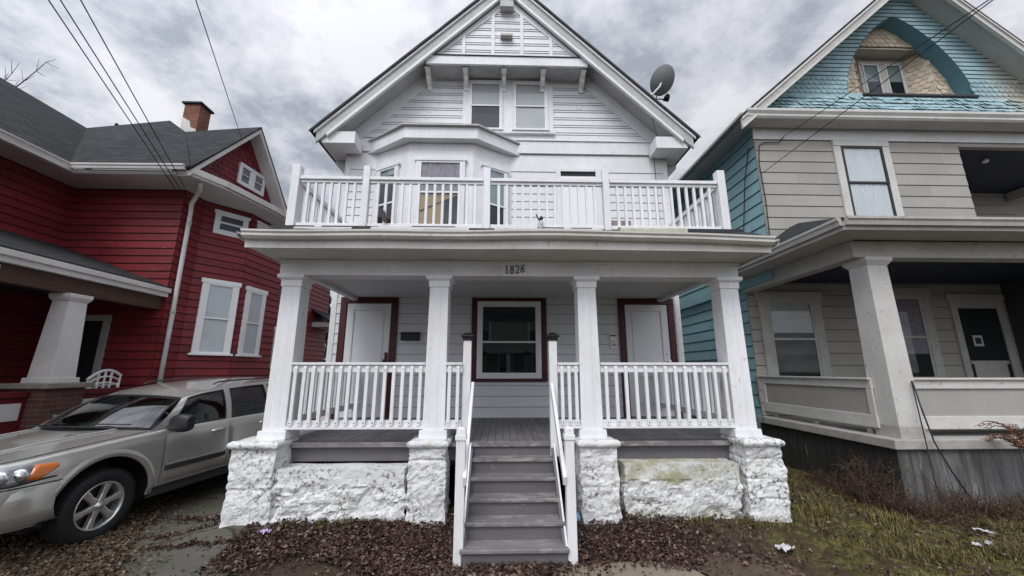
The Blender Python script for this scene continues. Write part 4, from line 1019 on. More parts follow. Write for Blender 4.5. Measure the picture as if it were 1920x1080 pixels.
for a, b, f in ((5.2, 9.636, zl), (9.636, 13.3, zr)):
    m.prism([(a, f(a) - .20), (b, f(b) - .20), (b, f(b) - .22), (a, f(a) - .22)], 'y', 7.03, 7.45)
m.build('rake_soffit', 'rtrim_grey', tr_)
# gable wall with pointed-arch niche
GY = 7.45; ax, az = 9.38, 10.16; ah = 1.50; sp = 7.98
def arch_half(z, k=1.0, top=az):
    """half width of the pointed arch at height z"""
    if z >= top: return 0
    t = (z - sp) / (top - sp); return ah * k * (1 - max(0, t) ** 1.75) ** .80
def gl_(z): return 4.99 + (z + .22 - 7.04) / .878
def gr_(z): return 9.636 + (11.12 - z - .22) / 1.02
def gspans(z):
    a, b = gl_(z), gr_(z)
    if z < sp - .02 or z >= az - .01: return [(a, b)] if b > a else []
    h = arch_half(z); return [(a, ax - h), (ax + h, b)]
FG = Fr((0, GY, 0), (1, 0, 0), (0, -1, 0))
def blue_gable():
    t = NT('blue_gable_shingle'); sp_ = t.N('ShaderNodeSeparateXYZ'); t.L(t.P(), sp_.inputs[0])
    n = t.noise(1.6, 6, .65); n2 = t.noise(16, 6, .7, (.5, 1, 1.6))
    c = t.mix(t.ramp(n, .3, .75), (.31, .46, .50), (.22, .34, .37))
    c = t.mix(t.math('MULTIPLY', t.ramp(n2, .5, .62), .55), c, (.40, .50, .52))
    worn = t.math('ADD', sp_.outputs[0], t.math('MULTIPLY', n, 1.8))
    c = t.mix(t.ramp(t.math('MULTIPLY', worn, .05), .602, .655), c, (.47, .41, .33))
    g = t.N('ShaderNodeNewGeometry'); hv = t.N('ShaderNodeHueSaturation'); v = t.math('MULTIPLY_ADD', g.outputs['Random Per Island'], .26); v.node.inputs[2].default_value = .87
    t.L(v, hv.inputs['Value']); t.L(c, hv.inputs['Color']); return t.finish(hv.outputs[0], .75, bump=t.noise(30, 4, .7), bstr=.4, bdist=.008)
M['blue_gable'] = blue_gable()
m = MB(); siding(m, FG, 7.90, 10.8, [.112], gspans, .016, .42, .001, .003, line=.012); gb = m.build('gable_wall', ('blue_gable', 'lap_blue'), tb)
for sd in (-1, 1):
    m = MB(); scales(m, FG, 7.98, 8.45, .115, .13, lambda a, z: gl_(z) + .02 < a < gr_(z) - .05 and (a - ax) * sd > arch_half(z) + .03, .022); m.build('scalloped_courses', 'blue_gable', gb)
m = MB(); n = 60; r0, r1 = [], []
rows = []
for k in range(8):
    t = k / 7; y = GY - .42 * (1 - t) ** 1.0 * 1.0; z = 7.20 + .74 * t ** 1.3
    rows.append([(5.25 + t * .8 + (8.2 - t * .8) * i / 40, y - .0 + .006 * noise.noise(Vector((i, k, 0))), z) for i in range(41)])
m.grid(rows); sk = m.build('flared_skirt_base', 'blue_gable', gb)
m = MB(); rnd = random.Random(3)
for k in range(6):   # curled wooden shingles on the flared skirt
    t0, t1 = k / 6, (k + 1.25) / 6
    x = 5.25 + (k % 2) * .07
    while x < 13.2:
        w_ = .11 + rnd.random() * .05; cu = rnd.uniform(.0, .03)
        def pt(xx, t, o): return (xx, GY - .42 * (1 - t) - o, 7.20 + .74 * t ** 1.3 + o * .5)
        if gl_(8.0) - .75 + .5 * t0 < x: m.poly(pt(x, t0, .012 + cu), pt(x + w_ - .006, t0, .012 + rnd.uniform(0, .03)), pt(x + w_ - .006, min(1, t1), .003), pt(x, min(1, t1), .003))
        x += w_
m.build('skirt_shingles', 'blue_gable', gb)
NY = GY + .30     # tan panel plane inside the arch
m = MB(); n = 40
front, back = [], []
zs_ = [sp + (az - sp) * i / n for i in range(n + 1)]
prof = [(ax - arch_half(z), z) for z in zs_] + [(ax + arch_half(z), z) for z in reversed(zs_)]
m.grid([[(x, GY - .02, z) for x, z in prof], [(x, NY + .02, z) for x, z in prof]]); m.build('arch_reveal', 'blue_dark', gb)
wx0, wx1, wz1 = 8.52, 10.40, 9.56
m = MB()
nz_ = 24
def inarch(z): return ax - arch_half(z), ax + arch_half(z)
for i in range(nz_):
    z0, z1 = sp + (az - sp) * i / nz_, sp + (az - sp) * (i + 1) / nz_
    (a0, b0), (a1, b1) = inarch(z0), inarch(z1)
    if z1 <= wz1 + .02:
        m.poly((a0, NY, z0), (max(a0, wx0), NY, z0), (max(a1, wx0), NY, z1), (a1, NY, z1)); m.poly((min(b0, wx1), NY, z0), (b0, NY, z0), (b1, NY, z1), (min(b1, wx1), NY, z1))
    else: m.poly((a0, NY, z0), (b0, NY, z0), (b1, NY, z1), (a1, NY, z1))
pn = m.build('niche_panel', 'cream', gb)
FN = Fr((0, NY, 0), (1, 0, 0), (0, -1, 0))
m = MB(); scales(m, FN, wz1, az, .115, .145, lambda a, z: abs(a - ax) < arch_half(z) - .05 and z > wz1 - .05, .016)
scales(m, FN, sp, wz1, .115, .145, lambda a, z: (inarch(z)[0] + .04 < a < wx0 - .04 or wx1 + .05 < a < inarch(z)[1] - .04), .016)
NB = NY + .34    # window plane
# curved side walls of the niche, scaled
for xa, xb, sgn in ((wx0, 8.93, 1), (wx1, 10.13, -1)):
    d = Vector((xb - xa, NB - NY, 0)); Lc = d.length
    Fc = Fr((xa, NY, 0), d, (0, -1, 0)) if sgn > 0 else Fr((xa, NY, 0), d, (-d.y, d.x, 0))
    if sgn > 0: Fc.n = Vector((d.y, -d.x, 0)).normalized()
    m.add([Fc.P(0, sp), Fc.P(Lc, sp), Fc.P(Lc, wz1), Fc.P(0, wz1)], [(0, 1, 2, 3)])
    scales(m, Fc, sp, wz1, .115, .13, lambda a, z, Lc=Lc: 0.0 < a < Lc - .03, .014)
m.build('fish_scales', 'cream', pn)
m = MB(); m.box(wx0, wx1, NY - .0, NB, wz1, wz1 + .03); m.box(8.88, 10.2, NB, NB + .04, sp, wz1); m.build('niche_soffit', 'rtrim_grey', pn)
m = MB(); m.box(wx0 - .30, ax + arch_half(sp) + .05, GY - .06, NB, sp - .04, sp + .012); m.build('niche_sill', 'roof_edge', pn, .006)
FW = Fr((0, NB, 0), (1, 0, 0), (0, -1, 0))
for a in (8.95, 9.535): window(gb, FW, a, a + .58, sp + .10, 9.44, .08, 'rtrim_grey', 'rtrim', 'glass_dark', ('flat', 'blind'), .32, cside=.62, sash=.035, proud=.04, back='dark', name='attic_window', sill=.0, head=.0)
# upper front window
window(tb, FU, 7.21, 8.46, 4.875, 6.765, .16, 'rtrim', 'black', 'glass', ('wavy', 'curtain'), .5, sash=.05, proud=.05, back='void', name='upper_window', head=0)
# open corner balcony
m = MB(); m.box(10.08, 15.5, UY + .0, UY + .12, 6.66, 6.75); m.box(14.1, 14.3, UY + .12, 9.6, 6.4, 6.66); m.build('balcony_beam', 'taupe', tb)
m = MB(); m.box(10.08, 15.5, UY + .12, 9.65, 6.68, 6.72); m.build('balcony_ceiling', 'navy', tb)
lt = MB(); lt.lathe([(0, -.11), (.05, -.09), (.06, -.05), (.03, 0)], (11.35, 7.9, 6.68), 'z', 12); lt.build('ceiling_lamp', 'plastic_white', tb)
# porch
PX, PY, PZ = 5.50, 5.55, .86
m = MB(); m.box(PX + .05, 15.5, PY + .04, LY, -.3, PZ - .13); m.build('porch_base', 'conc_dark', tb)
m = MB(); m.box(PX + .03, PX + .049, PY + .04, LY, -.3, PZ - .131); m.build('shade_painted_side_base', 'conc_black', tb)  # thin sheet carrying the painted shade of the side gap
m = MB(); m.box(PX - .02, 15.5, PY - .02, LY, PZ - .13, PZ); m.build('porch_slab', 'conc', tb, .012)
ex, ez = 4.95, 3.86
m = MB()
m.slab([(ex, 5.12, ez + .13), (ex, LY + .3, ez + .13), (5.98, UY - .01, 4.72), (5.98, 7.15, 4.72)], .04)
m.slab([(ex, 5.12, ez + .13), (5.98, 7.15, 4.72), (6.2, UY - .01, 4.79), (15.5, UY - .01, 4.79), (15.5, 5.12, ez + .13)], .04)
pr2 = m.build('porch_roof', 'roof_black', tb, boxuv=True)
gutter_line([(ex + .02, 5.14, ez + .13), (15.5, 5.14, ez + .13)], .09, .12).build('porch_gutter', 'rtrim_grey', pr2)
gutter_line([(ex + .02, LY + .2, ez + .13), (ex + .02, 5.14, ez + .13)], .09, .12).build('porch_gutter', 'rtrim_grey', pr2)
m = MB(); m.box(ex + .02, 15.5, 5.14, 5.58, ez - .05, ez - .02); m.box(ex + .02, 5.52, 5.58, LY, ez - .05, ez - .02); m.box(ex + .02, 15.5, 5.14, 5.17, ez - .02, ez + .09); m.box(ex + .02, ex + .05, 5.17, LY, ez - .02, ez + .09); m.build('porch_soffit', 'rtrim_grey', pr2)
m = MB(); m.box(5.50, 15.5, 5.62, 5.86, 3.54, ez - .052); m.box(5.50, 5.74, 5.86, LY, 3.54, ez - .052); m.build('porch_beam', 'rtrim_grey', pr2, .005)
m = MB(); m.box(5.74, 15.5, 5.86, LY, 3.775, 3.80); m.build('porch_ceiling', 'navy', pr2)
m = MB(); m.taper(5.86, 5.80, PZ + .16, 3.46, .375, .325); c = m.build('porch_column', 'rtrim', tb, .006)
m = MB(); m.taper(5.86, 5.80, 3.42, 3.49, .335, .43); m.taper(5.86, 5.80, 3.49, 3.545, .43, .43); m.build('capital', 'rtrim', c, .004)
m = MB(); m.taper(5.86, 5.80, PZ, PZ + .16, .385, .377); m.build('column_base', 'conc', c, .004)
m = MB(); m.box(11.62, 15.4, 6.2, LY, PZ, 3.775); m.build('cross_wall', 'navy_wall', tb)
# half walls with sunk panels
def halfwall(F, a0, a1, z0=.965, z1=1.70):
    m = MB(); F.box(m, a0, a1, z0 + .18, z1 - .16, -.06, .0); o = m.build('half_wall', 'taupe', tb)
    m = MB(); F.box(m, a0, a1, z0, z0 + .18, -.07, .03); F.box(m, a0, a1, z1 - .16, z1 - .03, -.07, .03); F.box(m, a0, a0 + .10, z0 + .18, z1 - .16, -.07, .028); F.box(m, a1 - .10, a1, z0 + .18, z1 - .16, -.07, .028)
    F.box(m, a0 - .0, a1 + .0, z1 - .03, z1, -.12, .07); m.build('rail_frame', 'rtrim', o, .005)
    for k in range(3):
        m = MB(); F.box(m, a0 + .2 + k * (a1 - a0 - .45) / 2, a0 + .28 + k * (a1 - a0 - .45) / 2, PZ, z0, -.055, -.02); m.build('foot_block', 'rtrim_grey', o)
halfwall(Fr((0, 5.80, 0), (1, 0, 0), (0, -1, 0)), 6.06, 11.6)
halfwall(Fr((5.67, 0, 0), (0, -1, 0), (-1, 0, 0)), -8.44, -5.90)
window(tb, FLw, 5.80, 7.22, 1.62, 3.56, .20, 'rtrim_grey', 'rtrim_grey', 'glass', ('flat', 'blind'), .5, cside=.58, sash=.05, proud=.06, back='dark', name='porch_window', head=.06)
window(tb, FLw, 8.10, 9.78, 1.62, 3.66, .20, 'rtrim_grey', 'rtrim_grey', 'glass', ('flat', 'lace'), .5, cside=.30, sash=.05, proud=.06, back='dark', name='porch_window', head=.06)
m = MB(); FLw.box(m, 10.25, 10.40, .86, 3.5, 0, .06); FLw.box(m, 11.35, 11.5, .86, 3.5, 0, .06); FLw.box(m, 10.2, 11.55, 3.40, 3.52, 0, .075); FLw.box(m, 10.40, 11.35, 3.20, 3.40, .0, .05); D = m.build('porch_door', 'rtrim_grey', tb, .004)
m = MB(); FLw.box(m, 10.40, 11.35, .86, 3.20, .016, .032); m.build('door_leaf', 'dark', D)
m = MB(); FLw.box(m, 10.44, 11.31, 1.95, 2.02, .032, .045); FLw.box(m, 10.5, 11.25, .95, 1.95, .032, .040); m.build('door_rail', 'rtrim_grey', D)
m = MB(); FLw.box(m, 10.62, 10.84, 2.34, 2.58, .033, .036); pl = m.build('door_notice', 'paper', D)
m = MB(); FLw.box(m, 10.66, 10.80, 2.39, 2.53, .0362, .038); m.build('notice_window', 'void', pl)

# ------------------------------------------------------------------ SILVER SUV
car = thing('parked_suv', 'silver suv with black mirrors and six spoke alloy wheels parked in the driveway', 'suv', (-5.272, 4.83, 0))
car.rotation_euler = (0, 0, rad(-7))
CX, CY, CZ = -5.272, 4.83, .0
def cw(p): return (CX + p[0], CY + p[1], CZ + p[2])
class CMB(MB):
    def build(s, *a, **k): s.v = [cw(p) for p in s.v]; return MB.build(s, *a, **k)
ST = [(-.97, .56, .44, .82, .54, .86), (-.955, .74, .42, .90, .68, .935), (-.91, .845, .38, .935, .76, .98), (-.82, .893, .36, .952, .80, 1.005), (-.66, .917, .35, .968, .825, 1.03), (-.4, .928, .34, .994, .848, 1.06), (0, .932, .34, 1.028, .86, 1.09),
      (.40, .932, .34, 1.055, .865, 1.12), (.62, .932, .34, 1.068, .865, 1.13), (1.5, .932, .34, 1.085, .86, 1.10), (2.6, .93, .34, 1.10, .86, 1.10), (3.3, .92, .36, 1.11, .84, 1.11), (3.66, .89, .40, 1.10, .80, 1.10), (3.78, .80, .46, 1.04, .70, 1.04)]
def lerp_st(y):
    if y <= ST[0][0]: return ST[0][1:]
    for a, b in zip(ST, ST[1:]):
        if a[0] <= y <= b[0]:
            t = (y - a[0]) / (b[0] - a[0]); return tuple(p + (q - p) * t for p, q in zip(a[1:], b[1:]))
    return ST[-1][1:]
def catmull(pts, n):
    out = []; P_ = [pts[0]] + list(pts) + [pts[-1]]
    for i in range(1, len(P_) - 2):
        for k in range(n):
            t = k / n; a, b, c, d = P_[i - 1], P_[i], P_[i + 1], P_[i + 2]
            out.append(tuple(.5 * ((2 * b[j]) + (-a[j] + c[j]) * t + (2 * a[j] - 5 * b[j] + 4 * c[j] - d[j]) * t * t + (-a[j] + 3 * b[j] - 3 * c[j] + d[j]) * t ** 3) for j in range(2)))
    out.append(tuple(pts[-1])); return out
def section(y):
    W, zb, zs, ws, zc = lerp_st(y)
    return catmull([(0, zb), (W - .14, zb), (W - .04, zb + .03), (W - .012, zb + .12), (W, .66), (W - .012, zs - .15), (ws + .035, zs - .035), (ws - .05, zs + .008), (ws * .55, zs + (zc - zs) * .75), (0, zc)], 5)
def side_x(y, z):
    s = section(y); best = 0
    for (x0, z0), (x1, z1) in zip(s, s[1:]):
        if min(z0, z1) <= z <= max(z0, z1) and abs(z1 - z0) > 1e-6:
            best = max(best, x0 + (x1 - x0) * (z - z0) / (z1 - z0))
    return best
ys_ = [-.97 + 4.75 * i / 190 for i in range(191)]
secs = [section(y) for y in ys_]; ns_ = len(secs[0])
AR = .528; axles = [0, 2.74]; AZ = .365
for s in (1,):
    m = CMB(); rows = []
    for y, sc in zip(ys_, secs): rows.append([(x, y, z) for x, z in sc] + [(-x, y, z) for x, z in sc[-2:0:-1]])
    m.grid(rows, True); m.add(rows[0], [tuple(range(len(rows[0])))[::-1]]); m.add(rows[-1], [tuple(range(len(rows[-1])))])
    keep = []
    for f in m.f:
        c = [sum(m.v[i][j] for i in f) / len(f) for j in range(3)]
        if len(f) == 4 and any((c[1] - a) ** 2 + (c[2] - AZ) ** 2 < AR ** 2 for a in axles) and abs(c[0]) > .5: continue
        keep.append(f)
    m.f = keep
    body = m.build('body', 'car', car, smooth=True)
for a in axles:
    for s in (-1, 1):
        m = CMB(); rows = []
        for k in range(33):
            t = math.radians(-4 + 180 * k / 32); c_, s_ = math.cos(t), math.sin(t); r = []
            for rr_, off in ((.492, -.006), (.502, .014), (.540, .012), (.572, .001)):
                y, z = a + c_ * rr_, AZ + s_ * rr_
                xx = side_x(y, max(.36, min(.93, z))) + off * (1 if z < .9 else .7); r.append((s * xx, y, z))
            rows.append(r)
        m.grid(rows); m.build('wheel_arch', 'car', body, smooth=True)
        m = CMB(); rows = []
        for k in range(25):
            t = math.radians(-4 + 188 * k / 24); rows.append([(s * x, a + math.cos(t) * .51, AZ + math.sin(t) * .51) for x in (.925, .45)])
        m.grid(rows); m.add([(s * .45, a + math.cos(q) * .515, max(.31, AZ + math.sin(q) * .515)) for q in [2 * math.pi * k / 24 for k in range(24)]], [tuple(range(24))]); m.build('wheel_well', 'black', body)
# wheels
def wheel(y, s):
    root_ = CMB(); X0 = s * .80
    prof = [(.235, .095), (.25, .112), (.30, .122), (.345, .112), (.362, .085), (.366, .0), (.362, -.10), (.34, -.12), (.24, -.11)]
    root_.lathe([(r, o * s) for r, o in prof], (X0, y, AZ), 'x', 48)
    W = root_.build('wheel', 'tyre', car, smooth=True)
    tr = CMB()
    for k in range(56):
        t = 2 * math.pi * k / 56; c_, s_ = math.cos(t), math.sin(t); tn = (-s_, c_)
        for o0, o1, sh in ((.03, .10, .0), (-.03, .03, .5), (-.10, -.03, 0)):
            tt = t + sh * .11; c_, s_ = math.cos(tt), math.sin(tt)
            tr.bar((X0 + o0 * s, y + c_ * .367, AZ + s_ * .367), (X0 + o1 * s, y + c_ * .367, AZ + s_ * .367), (0, c_, s_), .012, .026)
    tr.build('tread_blocks', 'tyre', W)
    r = CMB(); r.lathe([(q, o * s) for q, o in [(.238, -.10), (.236, .10), (.243, .108), (.232, .112), (.220, .100), (.214, .06), (.20, -.06)]], (X0, y, AZ), 'x', 48); R_ = r.build('rim', 'alloy', W, smooth=True)
    for k in range(6):
        t = 2 * math.pi * (k + .25) / 6; c_, s_ = math.cos(t), math.sin(t); q = CMB()
        ta, tb_ = (-s_, c_), None
        P0 = []
        for rr_, hw, o in ((.045, .034, .098), (.12, .026, .094), (.222, .037, .10)):
            P0.append([(X0 + s * (o - (.006 if abs(e) == 1 else 0)), y + c_ * rr_ + ta[0] * hw * e, AZ + s_ * rr_ + ta[1] * hw * e) for e in (-1, -.55, .55, 1)])
        q.grid(P0); q.grid([[(p[0] - s * .04, p[1], p[2]) for p in row] for row in P0]); q.grid([[row[0] for row in P0], [(row[0][0] - s * .04, row[0][1], row[0][2]) for row in P0]]); q.grid([[row[-1] for row in P0], [(row[-1][0] - s * .04, row[-1][1], row[-1][2]) for row in P0]])
        q.build('spoke', 'alloy', R_)
    h = CMB(); h.lathe([(0, .118 * s), (.030, .116 * s), (.036, .100 * s), (.06, .094 * s), (.062, .06 * s)], (X0, y, AZ), 'x', 24); h.build('hub_cap', 'alloy', W, smooth=True)
    b = CMB(); b.lathe([(0, .02 * s), (.20, .02 * s), (.205, -.05 * s)], (X0, y, AZ), 'x', 32); b.build('brake_disc', 'black_metal', W)
for y in axles:
    for s in (1, -1): wheel(y, s)
m = CMB(); m.box(-.6, .6, -.05, .05, AZ - .04, AZ + .04); m.box(-.6, .6, 2.69, 2.79, AZ - .05, AZ + .05); m.box(-.7, .7, -.5, 3.4, .26, .36); m.build('chassis', 'black', car)
# seams, doors, cladding
def band(y0, y1, z0, z1, off, n=24, s=1, th=.0):
    m = CMB(); rows = []
    prof = [(z0, 0), (z0 + .004, off), (z1 - .004, off), (z1, 0)] 
    mids = [(z0 + (z1 - z0) * k / 6, off) for k in range(1, 6)]
    prof = prof[:2] + mids + prof[2:]
    for i in range(n + 1):
        y = y0 + (y1 - y0) * i / n; e = 0 if 0 < i < n else -1
        rows.append([(s * (side_x(y, min(max(z, .37), 1.04)) + (o if e == 0 else min(o, 0))), y, z) for z, o in prof])
    m.grid(rows); return m
for s in (1, -1):
    d1 = band(.62, 1.62, .43, 1.055, .006, 24, s).build('door', 'car', car, smooth=True)
    d2 = band(1.635, 2.50, .43, 1.07, .006, 24, s).build('door', 'car', car, smooth=True)
    for d, (a, b) in ((d1, (.64, 1.60)), (d2, (1.655, 2.28))):
        band(a, b, .565, .635, .026, 16, s).build('side_moulding', 'cladding', d); band(a, b, .628, .648, .024, 16, s).build('moulding_strip', 'car', d)
    for d, y in ((d1, 1.40), (d2, 2.34)):
        h = CMB(); xx = side_x(y, .955)
        h.tube([(s * (xx - .01), y - .11, .95), (s * (xx + .028), y - .085, .952), (s * (xx + .034), y, .957), (s * (xx + .028), y + .085, .958), (s * (xx - .01), y + .11, .958)], [.014, .021, .024, .021, .014], 8); h.build('door_handle', 'car', d, smooth=True)
    band(.50, 2.28, .285, .40, .010, 24, s).build('sill_cladding', 'cladding', car)
    for y in (.61, 1.627, 2.51):
        g = CMB(); g.tube([(s * (side_x(y, z) - .001), y, z) for z in [.42 + (1.06 - .42) * k / 12 for k in range(13)]], .005, 5); g.build('door_gap', 'black', body)
# hood seam and bumper seam
for s in (1, -1):
    g = CMB(); g.tube([(s * (section(y)[0][0] + lerp_st(y)[3] - .045), y, lerp_st(y)[2] + .009) for y in [-.86 + 1.3 * k / 20 for k in range(21)]], .005, 5); g.build('hood_gap', 'black', body)
    g = CMB(); g.tube([(s * (side_x(y, .74)), y, .74 - .0 * (y + .9)) for y in [-.955 + .55 * k / 14 for k in range(15)]], .006, 5); g.build('bumper_gap', 'black', body)
    # raised crease on the hood
    g = CMB(); g.tube([(s * (.42 + .1 * k / 20), -.8 + 1.2 * k / 20, lerp_st(-.8 + 1.2 * k / 20)[2] + (lerp_st(-.8 + 1.2 * k / 20)[4] - lerp_st(-.8 + 1.2 * k / 20)[2]) * .80 + .0) for k in range(21)], .016, 8); g.build('hood_crease', 'car', body, smooth=True)
# bumper
m = CMB(); rows = []
for i in range(41):
    t = -1 + 2 * i / 40; a = abs(t); sg = 1 if t >= 0 else -1
    y = -.97 + .02 * a + .54 * max(0, (a - .72) / .28) ** 1.9; 
    x = t * 1.03 if a < .8 else sg * min(.937, .824 + (a - .8) * .9)
    rows.append([(x * .93, y + .10, .36), (x, y - .015, .40), (x, y - .045, .50), (x, y - .045, .63), (x, y - .02, .70), (x * .985, y + .04, .738)])
m.grid(rows); bump = m.build('bumper', 'car', car, smooth=True)
for s in (1, -1):
    g = CMB(); c0 = (s * .70, -.965, .53)
    g.lathe([(.0, -.012), (.075, -.022), (.085, -.03), (.10, -.026), (.105, .02)], c0, 'y', 24); fl = g.build('fog_lamp', 'black', bump)
    g = CMB(); g.lathe([(0, -.042), (.05, -.038), (.07, -.024)], c0, 'y', 20); g.build('fog_lens', 'lamp_reflector', fl, smooth=True)
# headlights wrap the corner
def corner_pts(u, z, off):
    """path round the front corner, u 0 (front) .. 1 (side)"""
    y = -.957 + .48 * u ** 2.0; x = side_x(max(y, -.955), z)
    return (x + off * min(1, .35 + u), y - off * (1 - u * .8), z)
for s in (1, -1):
    def patch(u0, u1, off, n=18, k=8, shr=0):
        rows = []
        for i in range(n + 1):
            u = u0 + (u1 - u0) * i / n
            zl_ = .755 + .04 * u + .025 * math.sin(u * 7) * (1 - u) + shr; zh = .905 + .035 * math.sin(u * math.pi) - .03 * max(0, u - .75) - shr
            rows.append([(lambda p: (s * p[0], p[1], p[2]))(corner_pts(u, zl_ + (zh - zl_) * j / k, off * (1 if 0 < j < k and 0 < i < n else 0))) for j in range(k + 1)])
        m = CMB(); m.grid(rows); return m
    HL = patch(.0, .80, .010).build('headlight', 'lamp_dark', car, smooth=True)
    for u in (.46, .67):
        p = corner_pts(u, .845, .012); q = CMB()
        n_ = Vector((.25 + u * .8, -1, 0)).normalized()
        a_ = n_.cross(Vector((0, 0, 1))); 
        for rr_, dd, mt, nm in ((.060, .004, "chrome", "lamp_ring"), (.048, .014, 'lamp_dark', 'lamp_bowl'), (.030, .022, 'chrome', 'bulb')):
            q = CMB(); rows = []
            for r2, d2_ in ((0, dd + .012), (rr_ * .6, dd + .010), (rr_, dd), (rr_ * 1.05, dd - .012)):
                rows.append([tuple((Vector((s * p[0], p[1], p[2])) + Vector((s * a_.x, a_.y, a_.z)) * r2 * math.cos(w) + Vector((0, 0, 1)) * r2 * math.sin(w) + Vector((s * n_.x, n_.y, 0)) * d2_)) for w in [2 * math.pi * k / 20 for k in range(20)]])
            q.grid(rows, True); q.build(nm, mt, HL, smooth=True)
    patch(.0, .80, .036, shr=.004).build('lens', 'glass_lamp', HL, smooth=True)
    m = CMB(); rows = []
    for i in range(13):
        w_ = i / 12; rows.append([])
        for j in range(7):
            q = j / 6; u = .72 + .10 * q + (1.0 - .72) * w_ * (.45 + .50 * q) ; z = .795 + (.925 - .795) * q - .012 * w_
            p = corner_pts(min(1, u), z, .040 if 0 < i < 12 and 0 < j < 6 else .016); rows[-1].append((s * p[0], p[1], p[2]))
    m.grid(rows); m.build('turn_signal', 'orange', HL, smooth=True)
    g = CMB(); g.tube([(lambda p: (s * p[0], p[1], p[2]))(corner_pts(i / 16, .755 + .04 * i / 16 + .025 * math.sin(i / 16 * 7) * (1 - i / 16) - .006, .01)) for i in range(17)], .008, 5); g.build('headlight_gap', 'black', HL)
# grille
m = CMB(); m.box(-.40, .40, -.995, -.955, .77, .89); gr = m.build('grille', 'car', car, .015)
for k in range(7):
    g = CMB(); xk = -.30 + k * .10; g.box(xk - .031, xk + .031, -1.002, -.99, .785, .87); fr_ = g.build('grille_surround', 'chrome', gr, .006)
    g = CMB(); g.box(xk - .024, xk + .024, -1.006, -1.0, .792, .863); g.build('grille_slot', 'black', fr_)
# cabin: belt line and roof line
def belt(y): return (.862 - .0 * y, y, 1.055 + .014 * y)
RLp = [(1.00, .64, 1.425), (1.25, .665, 1.50), (1.65, .68, 1.555), (2.2, .685, 1.595), (2.8, .68, 1.615), (3.2, .66, 1.60), (3.45, .62, 1.56)]
def rl(y):
    if y <= RLp[0][0]: return (RLp[0][1], y, RLp[0][2])
    for a, b in zip(RLp, RLp[1:]):
        if a[0] <= y <= b[0]: t = (y - a[0]) / (b[0] - a[0]); return (a[1] + (b[1] - a[1]) * t, y, a[2] + (b[2] - a[2]) * t)
    return (RLp[-1][1], y, RLp[-1][2])
def sidept(by, ry, t, off=0):
    b, r = belt(by), rl(ry); bul = .035 * math.sin(math.pi * t * .9)
    return (b[0] + (r[0] - b[0]) * t + bul + off, b[1] + (r[1] - b[1]) * t, b[2] + (r[2] - b[2]) * t)
lines = [(.46, 1.00), (.66, 1.10), (1.58, 1.62), (1.70, 1.74), (2.50, 2.46), (2.62, 2.56), (3.22, 3.02), (3.62, 3.42)]
def spatch(k, t0, t1, off, s, e0=0, e1=0, n=14):
    (b0, r0), (b1, r1) = lines[k], lines[k + 1]; m = CMB(); rows = []
    for i in range(n + 1):
        t = t0 + (t1 - t0) * i / n; row = []
        for j in range(9):
            q = j / 8; by = b0 + (b1 - b0) * q; ry = r0 + (r1 - r0) * q; p = sidept(by, ry, t, off); row.append((s * p[0], p[1], p[2]))
        rows.append(row)
    m.grid(rows); return m
cab = None
for s in (1, -1):
    for k in (0, 2, 4, 6):
        o = spatch(k, -.06, 1.0, 0, s).build('window_pillar', 'car' if k == 0 or k == 6 else 'car', body, smooth=True)
    for k, nm in ((1, 'front_side_glass'), (3, 'rear_side_glass'), (5, 'quarter_glass')):
        spatch(k, .04, .93, -.014, s).build(nm, 'glass_car', car, smooth=True)
        spatch(k, .92, 1.0, 0, s).build('window_frame', 'car', body, smooth=True)
        spatch(k, -.06, .055, .002, s).build('belt_strip', 'black', body, smooth=True)
        g = CMB(); (b0, r0), (b1, r1) = lines[k], lines[k + 1]
        loop = [sidept(b0, r0, .05 + .87 * i / 8) for i in range(9)] + [sidept(b0 + (b1 - b0) * i / 6, r0 + (r1 - r0) * i / 6, .92) for i in range(1, 7)] + [sidept(b1, r1, .92 - .87 * i / 8) for i in range(1, 9)]
        g.tube([(s * (p[0] + .001), p[1], p[2]) for p in loop], .009, 5); g.build('window_seal', 'black', body)
# roof skin
m = CMB(); rows = []
for i in range(31):
    y = 1.00 + 2.45 * i / 30; x, _, z = rl(y); row = []
    for j in range(17):
        t = -1 + 2 * j / 16; yy = y - (.13 * (1 - t * t) if i == 0 else .13 * (1 - t * t) * max(0, 1 - i / 8)); row.append((x * t, yy, z + .075 * (1 - abs(t) ** 2.4) * min(1, .55 + i / 10)))
    rows.append(row)
m.grid(rows); roofsk = m.build('roof_panel', 'car', car, smooth=True)
topedge = rows[0]
m = CMB(); rows = []
for i in range(13):
    v_ = i / 12; row = []
    for j in range(17):
        t = -1 + 2 * j / 16; xb, yb, zb_ = .79 * t, .50 - .26 * (1 - t * t), 1.085 + .045 * (1 - t * t); tx, ty, tz = topedge[j]
        tx = tx * .985; bl_ = .025 * math.sin(math.pi * v_)
        row.append((xb + (tx - xb) * v_, yb + (ty - yb) * v_ - bl_ * .7, zb_ + (tz - zb_) * v_ + bl_))
    rows.append(row)
m.grid(rows); ws_ = m.build('windshield', 'glass_screen', car, smooth=True)
g = CMB(); g.tube([(p[0], p[1] - .004, p[2] + .004) for p in rows[0]], .014, 6); g.tube([(p[0], p[1] - .004, p[2] + .004) for p in rows[-1]], .012, 6); g.tube([r[0] for r in rows], .013, 6); g.tube([r[-1] for r in rows], .013, 6); g.build('windshield_seal', 'black', ws_)
for s0 in (-.55, .05):
    g = CMB(); g.tube([(s0, .22, 1.13), (s0 + .25, .30, 1.165), (s0 + .58, .40 - .1 * (s0 < 0), 1.15)], .008, 5); g.build('wiper', 'black', ws_)
g = CMB(); rows = []
